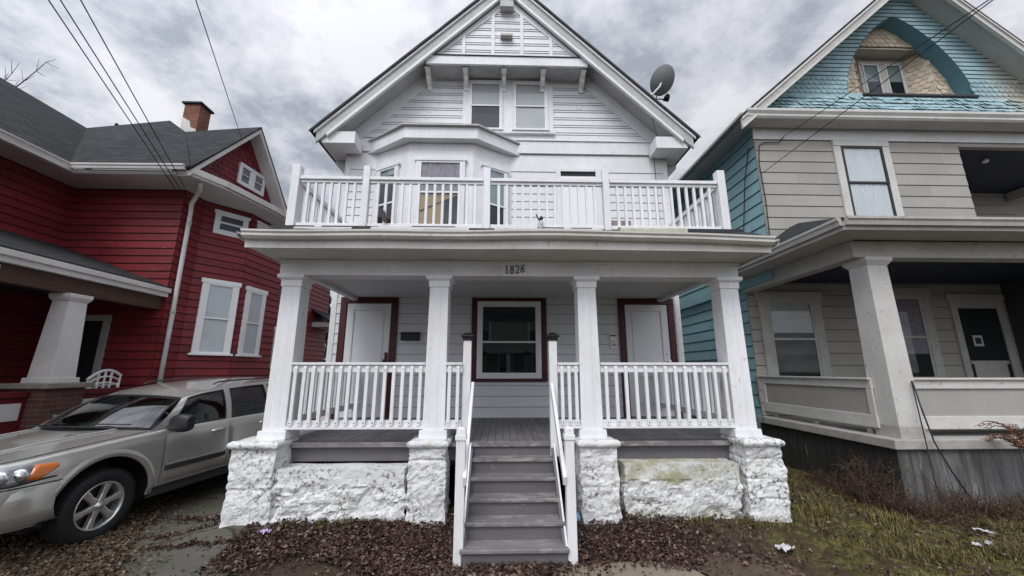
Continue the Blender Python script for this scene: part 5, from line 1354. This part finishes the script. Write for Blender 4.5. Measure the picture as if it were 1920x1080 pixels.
for i in range(5):
    rows.append([(.70 * (-1 + 2 * j / 8), .16 + .3 * i / 4 + .28 * (abs(-1 + 2 * j / 8) ** 2) * (1 - i / 4), 1.118 - .004 * i) for j in range(9)])
g.grid(rows); g.build('cowl', 'black', body)
# interior
g = CMB(); g.box(-.80, .80, .55, 3.4, .60, .95); g.build('interior', 'black', car)
g = CMB(); g.box(-.78, .78, .62, .95, .93, 1.06); g.build('dashboard', 'black', car, .05)
for x in (-.38, .38):
    g = CMB(); g.box(x - .25, x + .25, 1.50, 1.66, .9, 1.28); g.box(x - .14, x + .14, 1.56, 1.66, 1.28, 1.42); g.build('seat', 'cladding', car, .04)
g = CMB(); g.box(-.62, .62, 2.40, 2.55, .9, 1.30); g.build('rear_seat', 'cladding', car, .04)
g = CMB(); g.lathe([(.17, -.012), (.185, 0), (.17, .012)], (.38, 1.02, 1.06), 'y', 24); g.build('steering_wheel', 'black', car)
g = CMB(); g.add([(-.6, 3.62, 1.12), (.6, 3.62, 1.12), (.55, 3.47, 1.52), (-.55, 3.47, 1.52)], [(0, 1, 2, 3)]); g.build('rear_glass', 'glass_car', car)
g = CMB(); g.add([(-.80, 3.66, 1.08), (.80, 3.66, 1.08), (.62, 3.45, 1.58), (-.62, 3.45, 1.58), (-.6, 3.63, 1.12), (.6, 3.63, 1.12), (.55, 3.48, 1.52), (-.55, 3.48, 1.52)], [(0, 1, 5, 4), (1, 2, 6, 5), (2, 3, 7, 6), (3, 0, 4, 7)]); g.build('tailgate_frame', 'car', body)
# mirrors, roof rails
for s in (1, -1):
    g = CMB(); x0 = s * (.90 if s > 0 else .74); fold = 0 if s > 0 else .16
    prof_ = []
    for k in range(7):
        t = k / 6; wv = (.085, .115, .125, .13, .128, .122, .10)[k]; hv = (.065, .095, .108, .112, .112, .105, .082)[k]
        prof_.append([(x0 + s * (.02 + .25 * t), .66 + wv * .55 * math.copysign(abs(math.cos(q)) ** .55, math.cos(q)) + .02 * t + fold, 1.14 + hv * math.copysign(abs(math.sin(q)) ** .55, math.sin(q))) for q in [2 * math.pi * j / 16 for j in range(16)]])
    g.grid(prof_, True); g.add(prof_[-1], [tuple(range(16))]); g.add(prof_[0], [tuple(range(16))]); mi = g.build('wing_mirror', 'black', car, smooth=True)
    g = CMB(); g.tube([(s * .86, .68, 1.08), (s * .95, .67, 1.10)], [.035, .03], 8); g.build('mirror_stalk', 'black', mi)
    g = CMB(); g.box(min(x0 + s * .03, x0 + s * .20), max(x0 + s * .04, x0 + s * .24), .722, .729, 1.065, 1.215); g.build('mirror_glass', 'chrome', mi)
    g = CMB(); g.tube([(s * .60, 1.55, 1.60), (s * .60, 1.65, 1.635), (s * .605, 2.2, 1.662), (s * .60, 2.9, 1.672), (s * .585, 3.1, 1.65)], .012, 8); g.build('roof_rail', 'cladding', roofsk, smooth=True)

# ------------------------------------------------------------------ across the street
op = thing('opposite_house', 'pale green gabled house across the street mirrored in the window glass', 'house', (1.5, -15, 0))
m = MB(); m.box(-3.5, 4.5, -24, -15, -.2, 6.5); m.prism([(-3.5, 6.5), (4.5, 6.5), (.5, 10.2)], 'y', -24, -15.01); ow = m.build('wall', paint('pale_green_siding', (.30, .36, .28), (.22, .27, .21), .5, 2), op)
m = MB()
for sx in (-1, 1):
    a_, b_ = .5 + sx * 4.5, .5
    m.prism([(a_, 6.1), (b_, 10.3), (b_, 10.5), (a_, 6.3)], 'y', -24.3, -14.5)
m.build('roof', 'roof', op, boxuv=True)
FO = Fr((0, -15, 0), (-1, 0, 0), (0, 1, 0))
for a_, z_ in ((-3.4, 1.2), (-.9, 1.2), (1.4, 1.2), (-3.2, 4.0), (.8, 4.0), (-1.1, 7.0)): window(op, FO, a_, a_ + 1.2, z_, z_ + 1.9, .12, 'white_trim', 'vinyl', 'glass_dark', ('flat', 'blind'), .5, cside=.5, proud=.06)
m = MB(); m.box(-3.6, 4.6, -14.95, -12.8, 3.0, 3.3); pq = m.build('porch_roof', 'white_old', op)
for x in (-3.3, .5, 4.2):
    m = MB(); m.taper(x, -13, 0, 3.0, .3, .25); m.build('porch_column', 'white_trim', op)
mb = MB(); mb.grid([[(x, y, G(x, y) * 0 + .02) for x in (-120, 0, 120)] for y in (-9.5, -3.0)]); tag(mb.build('road', paint('asphalt', (.055, .055, .058), (.04, .04, .042), .6, 3, .9, 0)), kind='structure')
mb = MB(); mb.box(-120, 120, -2.9, -2.75, -.1, .12); tag(mb.build('kerb', 'conc'), kind='structure')

# ------------------------------------------------------------------ loose leaves, grass, weeds
def leaf_mesh(n, sampler, s0, s1, seed, lift=.0):
    rnd = random.Random(seed); m = MB()
    for _ in range(n):
        p = sampler(rnd)
        if p is None: continue
        x, y, base = p; z = base + rnd.random() ** 2 * .035 + .006 + lift
        L = rnd.uniform(s0, s1); w = L * rnd.uniform(.45, .8)
        a = Vector((rnd.gauss(0, 1), rnd.gauss(0, 1), rnd.gauss(0, .45))).normalized(); b = a.cross(Vector((rnd.gauss(0, .5), rnd.gauss(0, .5), 1))).normalized(); c = a.cross(b)
        if c.z < 0: c = -c
        o = Vector((x, y, z)); f = rnd.uniform(.1, .55)
        pts = [o - a * L / 2, o - a * L * .12 + b * w / 2 + c * w * f, o + a * L * .25 + b * w * .35 + c * w * f, o + a * L / 2 + c * L * rnd.uniform(-.1, .25), o + a * L * .25 - b * w * .35 + c * w * f, o - a * L * .12 - b * w / 2 + c * w * f, o + a * L * .05]
        i = len(m.v); m.v += [tuple(q) for q in pts]; m.f += [(i, i + 1, i + 6), (i + 1, i + 2, i + 6), (i + 2, i + 3, i + 6), (i + 3, i + 4, i + 6), (i + 4, i + 5, i + 6), (i + 5, i, i + 6)]
    return m
def blocked(x, y):
    if -.36 < x < .63 and 4.06 < y < 5: return True
    for pc, pw, _ in piers:
        if abs(x - pc) < pw / 2 - .01 and 4.68 < y < 5.1: return True
    if (-2.53 < x < -1.1 or 1.43 < x < 2.78) and 4.76 < y < 5: return True
    return False
def s_front(r):
    x = r.uniform(-2.75, 2.9); y = 3.75 + r.random() * 1.3
    d = 1.0
    d *= sstep(3.75, 4.05, y + .22 * noise.noise(Vector((x * 1.3, 3, 0))) + (-.22 * (1 - sstep(-1.3, -.7, x)) + .05 if x < -.3 else -.10 * (x > .7)))
    d *= sstep(-2.85, -2.3, x + .25 * noise.noise(Vector((y * 2, 8, 0)))) * (1 - .92 * sstep(1.25, 2.3, x + .4 * noise.noise(Vector((x * 2, y * 2, 0)))))
    d *= .25 + .75 * sstep(-.22, .18, noise.noise(Vector((x * 2.4, y * 2.4, 7))) + .3 * noise.noise(Vector((x * 7, y * 7, 1))))
    if x < -1.1: d *= 1 - .75 * sstep(4.62, 4.74, y + .08 * noise.noise(Vector((x * 4, 1, 2))))
    if r.random() > d or blocked(x, y): return None
    return x, y, G(x, y) + .02
tag(leaf_mesh(60000, s_front, .018, .052, 1).build('fallen_leaves', 'leaf'), 'damp dark brown fallen leaves piled before the white porch and steps', 'leaves', 'stuff')
def s_drive(r):
    y = 3.6 + r.random() ** 1.2 * 5.2; e = -3.50 - .62 * (y - 4.06) + .16 * noise.noise(Vector((y * 2.5, 5, 0)))
    x = e - abs(r.gauss(0, .80)) + .03 if r.random() < .96 else e + r.expovariate(5)
    if x < -6.3 or x > -2.5: return None
    if .62 + .38 * noise.noise(Vector((x * 2.4, y * 2.4, 2))) < r.random() * .9: return None
    return x, y, G(x, y) + .024
tag(leaf_mesh(26000, s_drive, .018, .05, 2).build('fallen_leaves', 'leaf_tan'), 'tan and brown fallen leaves on the driveway around the suv front wheel', 'leaves', 'stuff')
def s_crack(r):
    k = r.randrange(4); t = r.random()
    a, b = [((-4.05, 5.35), (-2.7, 5.05)), ((-3.9, 4.75), (-2.5, 4.95)), ((-3.6, 4.45), (-2.5, 4.42)), ((-2.55, 4.0), (-2.75, 5.0))][k]
    x = a[0] + (b[0] - a[0]) * t + r.gauss(0, .035) + .07 * noise.noise(Vector((t * 5, k, 0))); y = a[1] + (b[1] - a[1]) * t + r.gauss(0, .025) + .06 * noise.noise(Vector((k, t * 6, 0)))
    return x, y, G(x, y) + .022
def s_scatter(r):
    x, y = r.uniform(-4.2, 6.5), r.uniform(3.6, 6.8)
    if blocked(x, y) or (-2.9 < x < 3.2 and y > 4.9) or (x > 5.4 and y > 5.4): return None
    if x < -2.6 and r.random() < .8: return None
    if r.random() > .25 + .6 * sstep(-.1, .35, noise.noise(Vector((x * 1.8, y * 1.8, 12)))): return None
    return x, y, G(x, y) + .018
a = leaf_mesh(1500, s_crack, .02, .045, 3); b = leaf_mesh(13000, s_scatter, .024, .055, 4); a.add(b.v, b.f)
tag(a.build('leaf_litter', 'leaf'), 'thin scatter of brown leaf litter over driveway cracks and lawn', 'leaves', 'stuff')
# grass
def blades(n, sampler, h0, h1, seed, w=.006, lean=.5):
    rnd = random.Random(seed); m = MB()
    for _ in range(n):
        p = sampler(rnd)
        if p is None: continue
        x, y, k = p; z = G(x, y) - .004; h = rnd.uniform(h0, h1) * k; t = rnd.random() * 6.283; l = rnd.uniform(.15, lean + .3) * h
        dx, dy = math.cos(t), math.sin(t); wx, wy = -dy * w, dx * w; i = len(m.v)
        m.v += [(x - wx, y - wy, z), (x + wx, y + wy, z), (x + dx * l * .45 + wx * .7, y + dy * l * .45 + wy * .7, z + h * .65), (x + dx * l * .45 - wx * .7, y + dy * l * .45 - wy * .7, z + h * .65), (x + dx * l, y + dy * l, z + h)]
        m.f += [(i, i + 1, i + 2, i + 3), (i + 3, i + 2, i + 4)]
    return m
def s_grass(r):
    x, y = r.uniform(1.6, 8.0), 3.4 + r.random() * 3.8
    if blocked(x, y) or (x < 3.2 and y > 4.95) or (x > 5.5 and y > 5.45): return None
    e = 3.05 + .32 * (y < 4.25) - .9 * sstep(4.3, 4.7, y) + .35 * noise.noise(Vector((y * 3, x, 0)))
    d = sstep(e - .4, e + .5, x) * (.12 + .88 * sstep(-.15, .25, noise.noise(Vector((x * 2.3, y * 2.3, 4))) + .45 * noise.noise(Vector((x * 8, y * 8, 2)))))
    if y > 4.9: d *= .45
    if r.random() > d: return None
    k = .45 + 1.2 * sstep(-.05, .4, noise.noise(Vector((x * 2.0, y * 2.0, 21))))
    return x, y, k
tag(blades(120000, s_grass, .018, .075, 5, .0042, .75).build('grass', 'grass'), 'short mossy green and yellow lawn between the walk and taupe house', 'grass', 'stuff')
def s_foot(r):
    k = r.randrange(2)
    x, y = (r.uniform(-2.5, -1.0), 4.70 + r.gauss(0, .03)) if k == 0 else (r.uniform(1.4, 3.4), 4.66 + r.gauss(0, .06))
    if noise.noise(Vector((x * 3, 1, 1))) < -.05: return None
    return x, y, 1
tag(blades(1500, s_foot, .03, .10, 6, .004).build('grass', 'grass'), 'ragged grass fringe along foot of the painted foundation stones', 'grass', 'stuff')
# dry weeds against the taupe house
def stem(m, p, h, rnd, r=.004, lean=.35, br=3):
    d = Vector((rnd.gauss(0, lean), rnd.gauss(0, lean), 1)).normalized(); pts = [Vector(p)]
    for k in range(4):
        d = (d + Vector((rnd.gauss(0, .16), rnd.gauss(0, .16), rnd.gauss(-.04, .1)))).normalized(); pts.append(pts[-1] + d * h / 4)
    m.tube(pts, [r, r * .9, r * .75, r * .55, r * .35], 4, caps=False)
    for _ in range(br):
        k = rnd.randrange(1, 4); q = pts[k]; dd = (d + Vector((rnd.gauss(0, .8), rnd.gauss(0, .8), rnd.gauss(0, .4)))).normalized(); e = q + dd * h * rnd.uniform(.12, .3)
        m.tube([q, (q + e) / 2 + Vector((0, 0, .01)), e], [r * .5, r * .4, r * .3], 3, caps=False)
        for _ in range(2):
            o = e + Vector((rnd.gauss(0, .02), rnd.gauss(0, .02), rnd.gauss(0, .02))); a = Vector((rnd.gauss(0, 1), rnd.gauss(0, 1), rnd.gauss(0, 1))).normalized() * .016; b = Vector((rnd.gauss(0, 1), rnd.gauss(0, 1), rnd.gauss(0, 1))).normalized() * .009
            m.poly(o - a * .8, o + b * .8, o + a * .8, o - b * .8)
rnd = random.Random(11); m = MB()
for _ in range(1500):
    if rnd.random() < .72: x = rnd.uniform(4.95, 8.2); y = 5.42 - abs(rnd.gauss(0, .27)); h = rnd.uniform(.10, .46)
    else: x = 5.40 - abs(rnd.gauss(0, .22)); y = rnd.uniform(5.1, 6.9); h = rnd.uniform(.10, .40)
    kk = noise.noise(Vector((x * 1.9, y * 1.9, 5)))
    if kk < -.12 and rnd.random() < .75: continue
    h *= .7 + .9 * max(0, kk)
    stem(m, (x, y, G(x, y) - .01), h, rnd, .0035, .5)
tag(m.build('dry_weeds', 'weed'), 'tangle of dead brown weeds along foot of the taupe house porch', 'weeds', 'stuff')
m = MB()
for _ in range(60): stem(m, (5.02 + rnd.gauss(0, .10), 5.55 + rnd.gauss(0, .10), .0), rnd.uniform(.35, .78), rnd, .0045, .28, 6)
tag(m.build('dead_bush', 'weed'), 'bare twiggy dead bush at front corner of the taupe porch', 'bush')
fb = thing('dry_fern', 'russet dried fern like shrub before the taupe porch half wall', 'shrub', (6.95, 5.2, .0))
m = MB()
for k in range(5): m.tube([(6.95 + rnd.gauss(0, .04), 5.2, -.02), (6.93 + rnd.gauss(0, .05), 5.2, .5), (6.90 + rnd.gauss(0, .05), 5.2, .95)], [.010, .009, .007], 6)
m.build('stem', 'weed', fb)
m = MB()
for k in range(26):
    t = rnd.uniform(0, 6.283); L = rnd.uniform(.28, .52); dx, dy = math.cos(t), math.sin(t) * .7; p0 = Vector((6.90 + rnd.gauss(0, .04), 5.2, rnd.uniform(.7, 1.0))); pts = []
    for i in range(9):
        q = i / 8; pts.append(p0 + Vector((dx * L * q, dy * L * q, L * (1.25 * q - .95 * q * q) * rnd.uniform(.95, 1.05) * (1.1 if dx < 0 else .9))))
    m.tube(pts, [.004] * 9, 4, caps=False)
    for i in range(1, 9):
        for sgn in (-1, 1):
            d = (pts[i] - pts[i - 1]).normalized(); sd = d.cross(Vector((0, 0, 1))).normalized() * sgn; l = .075 * (1 - .6 * i / 9)
            e = pts[i] + sd * l + d * l * .5 - Vector((0, 0, l * .3)); m.poly(pts[i], pts[i] + d * .012 + sd * l * .5, e, pts[i] - d * .012 + sd * l * .5)
m.build('fronds', 'fern', fb)
# trees
ev_ = thing('evergreen_tree', 'dark evergreen tree glimpsed in the gap behind red house and porch', 'tree', (-9.4, 20, 0))
m = MB(); m.tube([(-9.4, 20, -.1), (-9.4, 20, 3), (-9.35, 20, 6.4)], [.18, .14, .03], 8)
for k in range(26):
    z = 1 + k * .2; t = k * 2.4; L = (6.8 - z) * .3; m.tube([(-9.4, 20, z), (-9.4 + math.cos(t) * L * .5, 20 + math.sin(t) * L * .5, z + .1), (-9.4 + math.cos(t) * L, 20 + math.sin(t) * L, z + .05)], [.04, .03, .01], 5)
m.build('trunk', 'bark', ev_)
m = MB()
for _ in range(15000):
    z = rnd.uniform(.7, 6.7); R = (7.0 - z) * .33 * (.75 + .35 * noise.noise(Vector((z * 3, 0, 0)))); t = rnd.random() * 6.283; q = math.sqrt(rnd.uniform(.2, 1)); x, y = -9.4 + math.cos(t) * R * q, 20 + math.sin(t) * R * q
    if noise.noise(Vector((x * 2.2, y * 2.2, z * 2.2))) < -.12: continue
    o = Vector((x, y, z)); a = Vector((math.cos(t), math.sin(t), rnd.gauss(-.3, .4))).normalized() * rnd.uniform(.06, .13); b = a.cross(Vector((rnd.gauss(0, 1), rnd.gauss(0, 1), rnd.gauss(0, 1)))).normalized() * rnd.uniform(.02, .05)
    m.poly(o - a, o + b, o + a, o - b)
m.build('crown', 'needles', ev_)
bt_ = thing('bare_tree', 'bare leafless tree behind the red house with twigs above its roof', 'tree', (-17.6, 12, 0))
m = MB()
def branch(p, d, L, r, depth):
    pts = [Vector(p)]; dd = Vector(d)
    for k in range(4): dd = (dd + Vector((rnd.gauss(0, .16), rnd.gauss(0, .16), rnd.gauss(.02, .12)))).normalized(); pts.append(pts[-1] + dd * L / 4)
    m.tube(pts, [r * (1 - .12 * k) for k in range(5)], 5 if depth > 2 else 4, caps=False)
    if depth == 0: return
    for _ in range(3 if depth > 1 else 4):
        q = pts[rnd.randrange(2, 5)]; nd = (dd + Vector((rnd.gauss(0, .6), rnd.gauss(0, .6), rnd.gauss(.1, .4)))).normalized(); branch(q, nd, L * rnd.uniform(.5, .72), r * .55, depth - 1)
branch((-17.6, 12, 0), (0, 0, 1), 7, .22, 1)
branch((-17.6, 12, 6.5), (-.4, .1, 1), 2.6, .14, 2)
TR = m.build('trunk', 'bark', bt_)
m = MB()
for p0, p1 in (((-17.7, 12, 10.2), (-16.2, 12, 12.3)), ((-17.9, 12.2, 10.6), (-17.1, 12, 12.0))):
    a_, b_ = Vector(p0), Vector(p1); pts = [a_ + (b_ - a_) * i / 6 + Vector((rnd.gauss(0, .06), 0, rnd.gauss(0, .06))) for i in range(7)]
    m.tube(pts, [.035, .03, .025, .02, .016, .012, .008], 5)
    for i in range(2, 7):
        for _ in range(2):
            d = ((b_ - a_).normalized() + Vector((rnd.gauss(0, .6), rnd.gauss(0, .3), rnd.gauss(-.1, .6)))).normalized(); m.tube([pts[i], pts[i] + d * .22, pts[i] + d * .42 + Vector((0, 0, .04))], [.009, .007, .005], 4, caps=False)
m.build('twigs', 'bark', bt_)
# ------------------------------------------------------------------ overhead cables
def cable(p, q, sag, r, label, ext=1.0, cat='cable', grp=None):
    p, q = Vector(p), Vector(q); pts = []
    for i in range(25):
        t = i / 24; v = p + (q - p) * t; v.z -= sag * 4 * t * (1 - t); pts.append(v)
    m = MB(); m.tube(pts, r, 5); o = m.build('overhead_cable', 'cable'); tag(o, label, cat, None, grp); return o
def through(p, q, k): p, q = Vector(p), Vector(q); return tuple(p + (q - p) * k)
A = (-6.88, 7.70, 5.56)
for p, q, lb in (((-5.56, 4, 6.24), (-6.90, 7.68, 5.55), 'leftmost of three black overhead cables running down to the red house corner'),
             ((-5.42, 4, 6.243), (-6.80, 7.68, 5.55), 'middle of three black overhead cables running down to the red house corner'),
             ((-5.18, 4, 6.25), (-6.72, 7.68, 5.60), 'upper right of three black overhead cables running down to the red house corner')):
    cable(through(q, p, 2.6), q, .0, .0075, lb, grp='cables to the red house')
cable(through((-6.30, 8.55, 7.2), (-3.80, 4, 6.28), 2.3), (-6.30, 8.55, 7.2), .0, .0065, 'single thin overhead cable crossing the sky to the red house gable')
cable(through((6.125, 7.35, 6.797), (5.61, 3.5, 6.00), 1.6), (6.125, 7.35, 6.797), 0, .007, 'upper overhead cable crossing the blue gable to a hook on taupe house frieze')
cable(through((5.54, 7.37, 5.92), (5.665, 3.5, 6.005), 1.6), (5.54, 7.37, 5.92), 0, .007, 'lower overhead cable reaching the taupe house corner below its eave')
def wire(pts, r, label): m = MB(); m.tube(pts, r, 5); return tag(m.build('house_cable', 'cable'), label, 'cable')
wire([(6.125, 7.34, 6.79), (6.02, 7.355, 6.66), (5.69, 7.36, 6.66), (5.575, 7.365, 6.59), (5.515, 7.365, 6.17), (5.54, 7.365, 5.31), (5.51, 7.365, 4.46), (5.515, 7.365, 4.0)], .010, 'black cable clipped down the front corner of the taupe house')
wire([(5.465, 7.55, 6.65), (5.45, 7.8, 5.97), (5.46, 8.05, 5.0), (5.46, 8.2, 4.2), (5.46, 8.25, 3.9)], .010, 'black cable hanging down the pale blue side wall')
wire([(5.99, 5.60, 1.66), (5.93, 5.50, 1.3), (5.97, 5.46, .85), (6.05, 5.40, .5), (6.27, 5.42, .12), (6.31, 5.44, .02)], .010, 'black cable slanting from the taupe porch rail to the ground')
wire([(5.95, 5.575, 1.66), (5.86, 5.47, .9), (5.74, 5.35, .4), (5.72, 5.3, .1), (5.95, 5.2, .02)], .008, 'thin black cable dropping straight beside the taupe porch column')
wire([(5.50, 8.40, 1.7), (5.44, 8.3, 1.3), (5.42, 8.2, .95), (5.36, 8.1, .8)], .008, 'short cable hanging at the far end of the taupe porch half wall')
# ------------------------------------------------------------------ litter
def crumple(x, y, w, d, h, mt, label, nm='litter', cat='litter', seed=1):
    m = MB(); r = random.Random(seed); n = 9; z0 = G(x, y) + .05; rot = r.random() * 3
    rows = []
    for i in range(n):
        row = []
        for j in range(n):
            a, b = (i / (n - 1) - .5) * w, (j / (n - 1) - .5) * d; q = Vector((i * .55 + seed * 9, j * .55, 0))
            row.append((x + a * math.cos(rot) - b * math.sin(rot) + .25 * w * noise.noise(q), y + a * math.sin(rot) + b * math.cos(rot) + .25 * d * noise.noise(q + Vector((7, 0, 0))), z0 + h * (.5 + noise.noise(q * 1.3 + Vector((0, 9, 0))))))
        rows.append(row)
    m.grid(rows); return tag(m.build(nm, mt), label, cat, None, 'litter on the ground')
crumple(2.85, 4.23, .15, .11, .035, 'paper', 'crumpled white wrapper lying on the muddy path edge', 'wrapper', seed=1)
crumple(-2.45, 4.52, .10, .06, .04, 'lilac', 'lilac plastic wrapper among leaves near driveway edge', 'wrapper', seed=2)
crumple(4.86, 4.25, .08, .06, .03, 'paper', 'small white scrap on the lawn, nearer of the two by the dead weeds', 'paper_scrap', seed=3)
crumple(5.02, 4.28, .11, .05, .03, 'paper', 'torn white paper strip on lawn beside a smaller scrap', 'paper_scrap', seed=4)
crumple(5.4, 4.62, .14, .06, .02, 'paper', 'flat pale scrap lying at the edge of the dry weeds', 'paper_scrap', seed=5)
crumple(-.90, 4.74, .07, .05, .02, 'paper', 'little white scrap among brown leaves left of the steps', 'paper_scrap', seed=6)
crumple(1.27, 4.62, .08, .06, .04, 'paper', 'little white scrap among leaves under the pier right of the steps', 'paper_scrap', seed=7)
crumple(.83, 4.62, .09, .07, .12, 'bluebag', 'blue plastic scrap wedged behind the right foot post of the steps', 'plastic_scrap', seed=8)

# ------------------------------------------------------------------ sky, sun, camera
w = bpy.data.worlds.new('World'); scene.world = w; w.use_nodes = True
t = w.node_tree; t.nodes.clear()
def N(typ): return t.nodes.new(typ)
SUN_EL, SUN_AZ = rad(52), rad(200)     # behind the photographer's left shoulder, veiled by cloud
out = N('ShaderNodeOutputWorld'); sky = N('ShaderNodeTexSky'); sky.sky_type = 'NISHITA'; sky.sun_disc = False; sky.sun_elevation = SUN_EL; sky.sun_rotation = SUN_AZ
b1 = N('ShaderNodeBackground'); b1.inputs[1].default_value = .10; t.links.new(sky.outputs[0], b1.inputs[0])
tc = N('ShaderNodeTexCoord'); sep = N('ShaderNodeSeparateXYZ'); t.links.new(tc.outputs['Generated'], sep.inputs[0])
def mth(op, a, b=None, c=None):
    x = N('ShaderNodeMath'); x.operation = op
    for i, v in enumerate((a, b, c)):
        if v is None: continue
        if hasattr(v, 'links'): t.links.new(v, x.inputs[i])
        else: x.inputs[i].default_value = v
    return x.outputs[0]
zz = mth('ADD', mth('MAXIMUM', sep.outputs[2], 0), .22)
cb = N('ShaderNodeCombineXYZ'); t.links.new(mth('DIVIDE', sep.outputs[0], zz), cb.inputs[0]); t.links.new(mth('DIVIDE', sep.outputs[1], zz), cb.inputs[1])
def nz(scale, det, ro, off, dist=0):
    mp = N('ShaderNodeMapping'); mp.inputs['Location'].default_value = off; t.links.new(cb.outputs[0], mp.inputs[0])
    n = N('ShaderNodeTexNoise'); n.inputs['Scale'].default_value = scale; n.inputs['Detail'].default_value = det; n.inputs['Roughness'].default_value = ro; n.inputs['Distortion'].default_value = dist
    t.links.new(mp.outputs[0], n.inputs['Vector']); return n.outputs[0]
n1 = nz(2.6, 9, .60, (3.1, 1.7, 0), .12); n2 = nz(.8, 4, .5, (7.3, 2.2, 0), .1)
n3 = nz(6.5, 7, .64, (1.2, 8.4, 0), .1)
f = mth('ADD', mth('ADD', mth('MULTIPLY', n1, .60), mth('MULTIPLY', n2, .30)), mth('MULTIPLY', n3, .24))
r = N('ShaderNodeValToRGB'); t.links.new(f, r.inputs[0]); e = r.color_ramp.elements
e[0].position = .505; e[0].color = (.30, .325, .375, 1); e[1].position = .655; e[1].color = (.655, .66, .69, 1)
x = e.new(.575); x.color = (.49, .505, .555, 1)
# the cloud layer is brighter overhead and towards the veiled sun
dv = N('ShaderNodeVectorMath'); dv.operation = 'DOT_PRODUCT'; t.links.new(tc.outputs['Generated'], dv.inputs[0]); dv.inputs[1].default_value = (math.sin(SUN_AZ) * math.cos(SUN_EL), math.cos(SUN_AZ) * math.cos(SUN_EL), math.sin(SUN_EL))
glow = mth('MULTIPLY_ADD', mth('POWER', mth('MAXIMUM', mth('MULTIPLY_ADD', dv.outputs['Value'], .5, .5), 0), 3.6), 2.3, .86)
b2 = N('ShaderNodeBackground'); t.links.new(r.outputs[0], b2.inputs[0]); t.links.new(glow, b2.inputs[1])
mx = N('ShaderNodeMixShader'); mx.inputs[0].default_value = .94; t.links.new(b1.outputs[0], mx.inputs[1]); t.links.new(b2.outputs[0], mx.inputs[2]); t.links.new(mx.outputs[0], out.inputs[0])
sl = bpy.data.lights.new('sun', 'SUN'); sl.energy = 1.3; sl.angle = rad(24); sl.color = (1, .97, .93)
so = bpy.data.objects.new('sun', sl); col.objects.link(so)
so.rotation_euler = Vector((-math.sin(SUN_AZ) * math.cos(SUN_EL), -math.cos(SUN_AZ) * math.cos(SUN_EL), -math.sin(SUN_EL))).to_track_quat('-Z', 'Y').to_euler()
cd = bpy.data.cameras.new('camera'); cam = bpy.data.objects.new('camera', cd); col.objects.link(cam)
cd.sensor_width = 36; cd.lens = 13.5; cd.clip_start = .05; cd.clip_end = 3000
cam.location = (0, 0, 1.81)
T_, P_ = rad(12.1), rad(1.55)
cam.rotation_euler = (math.pi / 2 + T_, 0, -P_)
scene.camera = cam
vs = scene.view_settings; vs.view_transform = 'Standard'; vs.look = 'None'; vs.exposure = 0.30; vs.gamma = 1
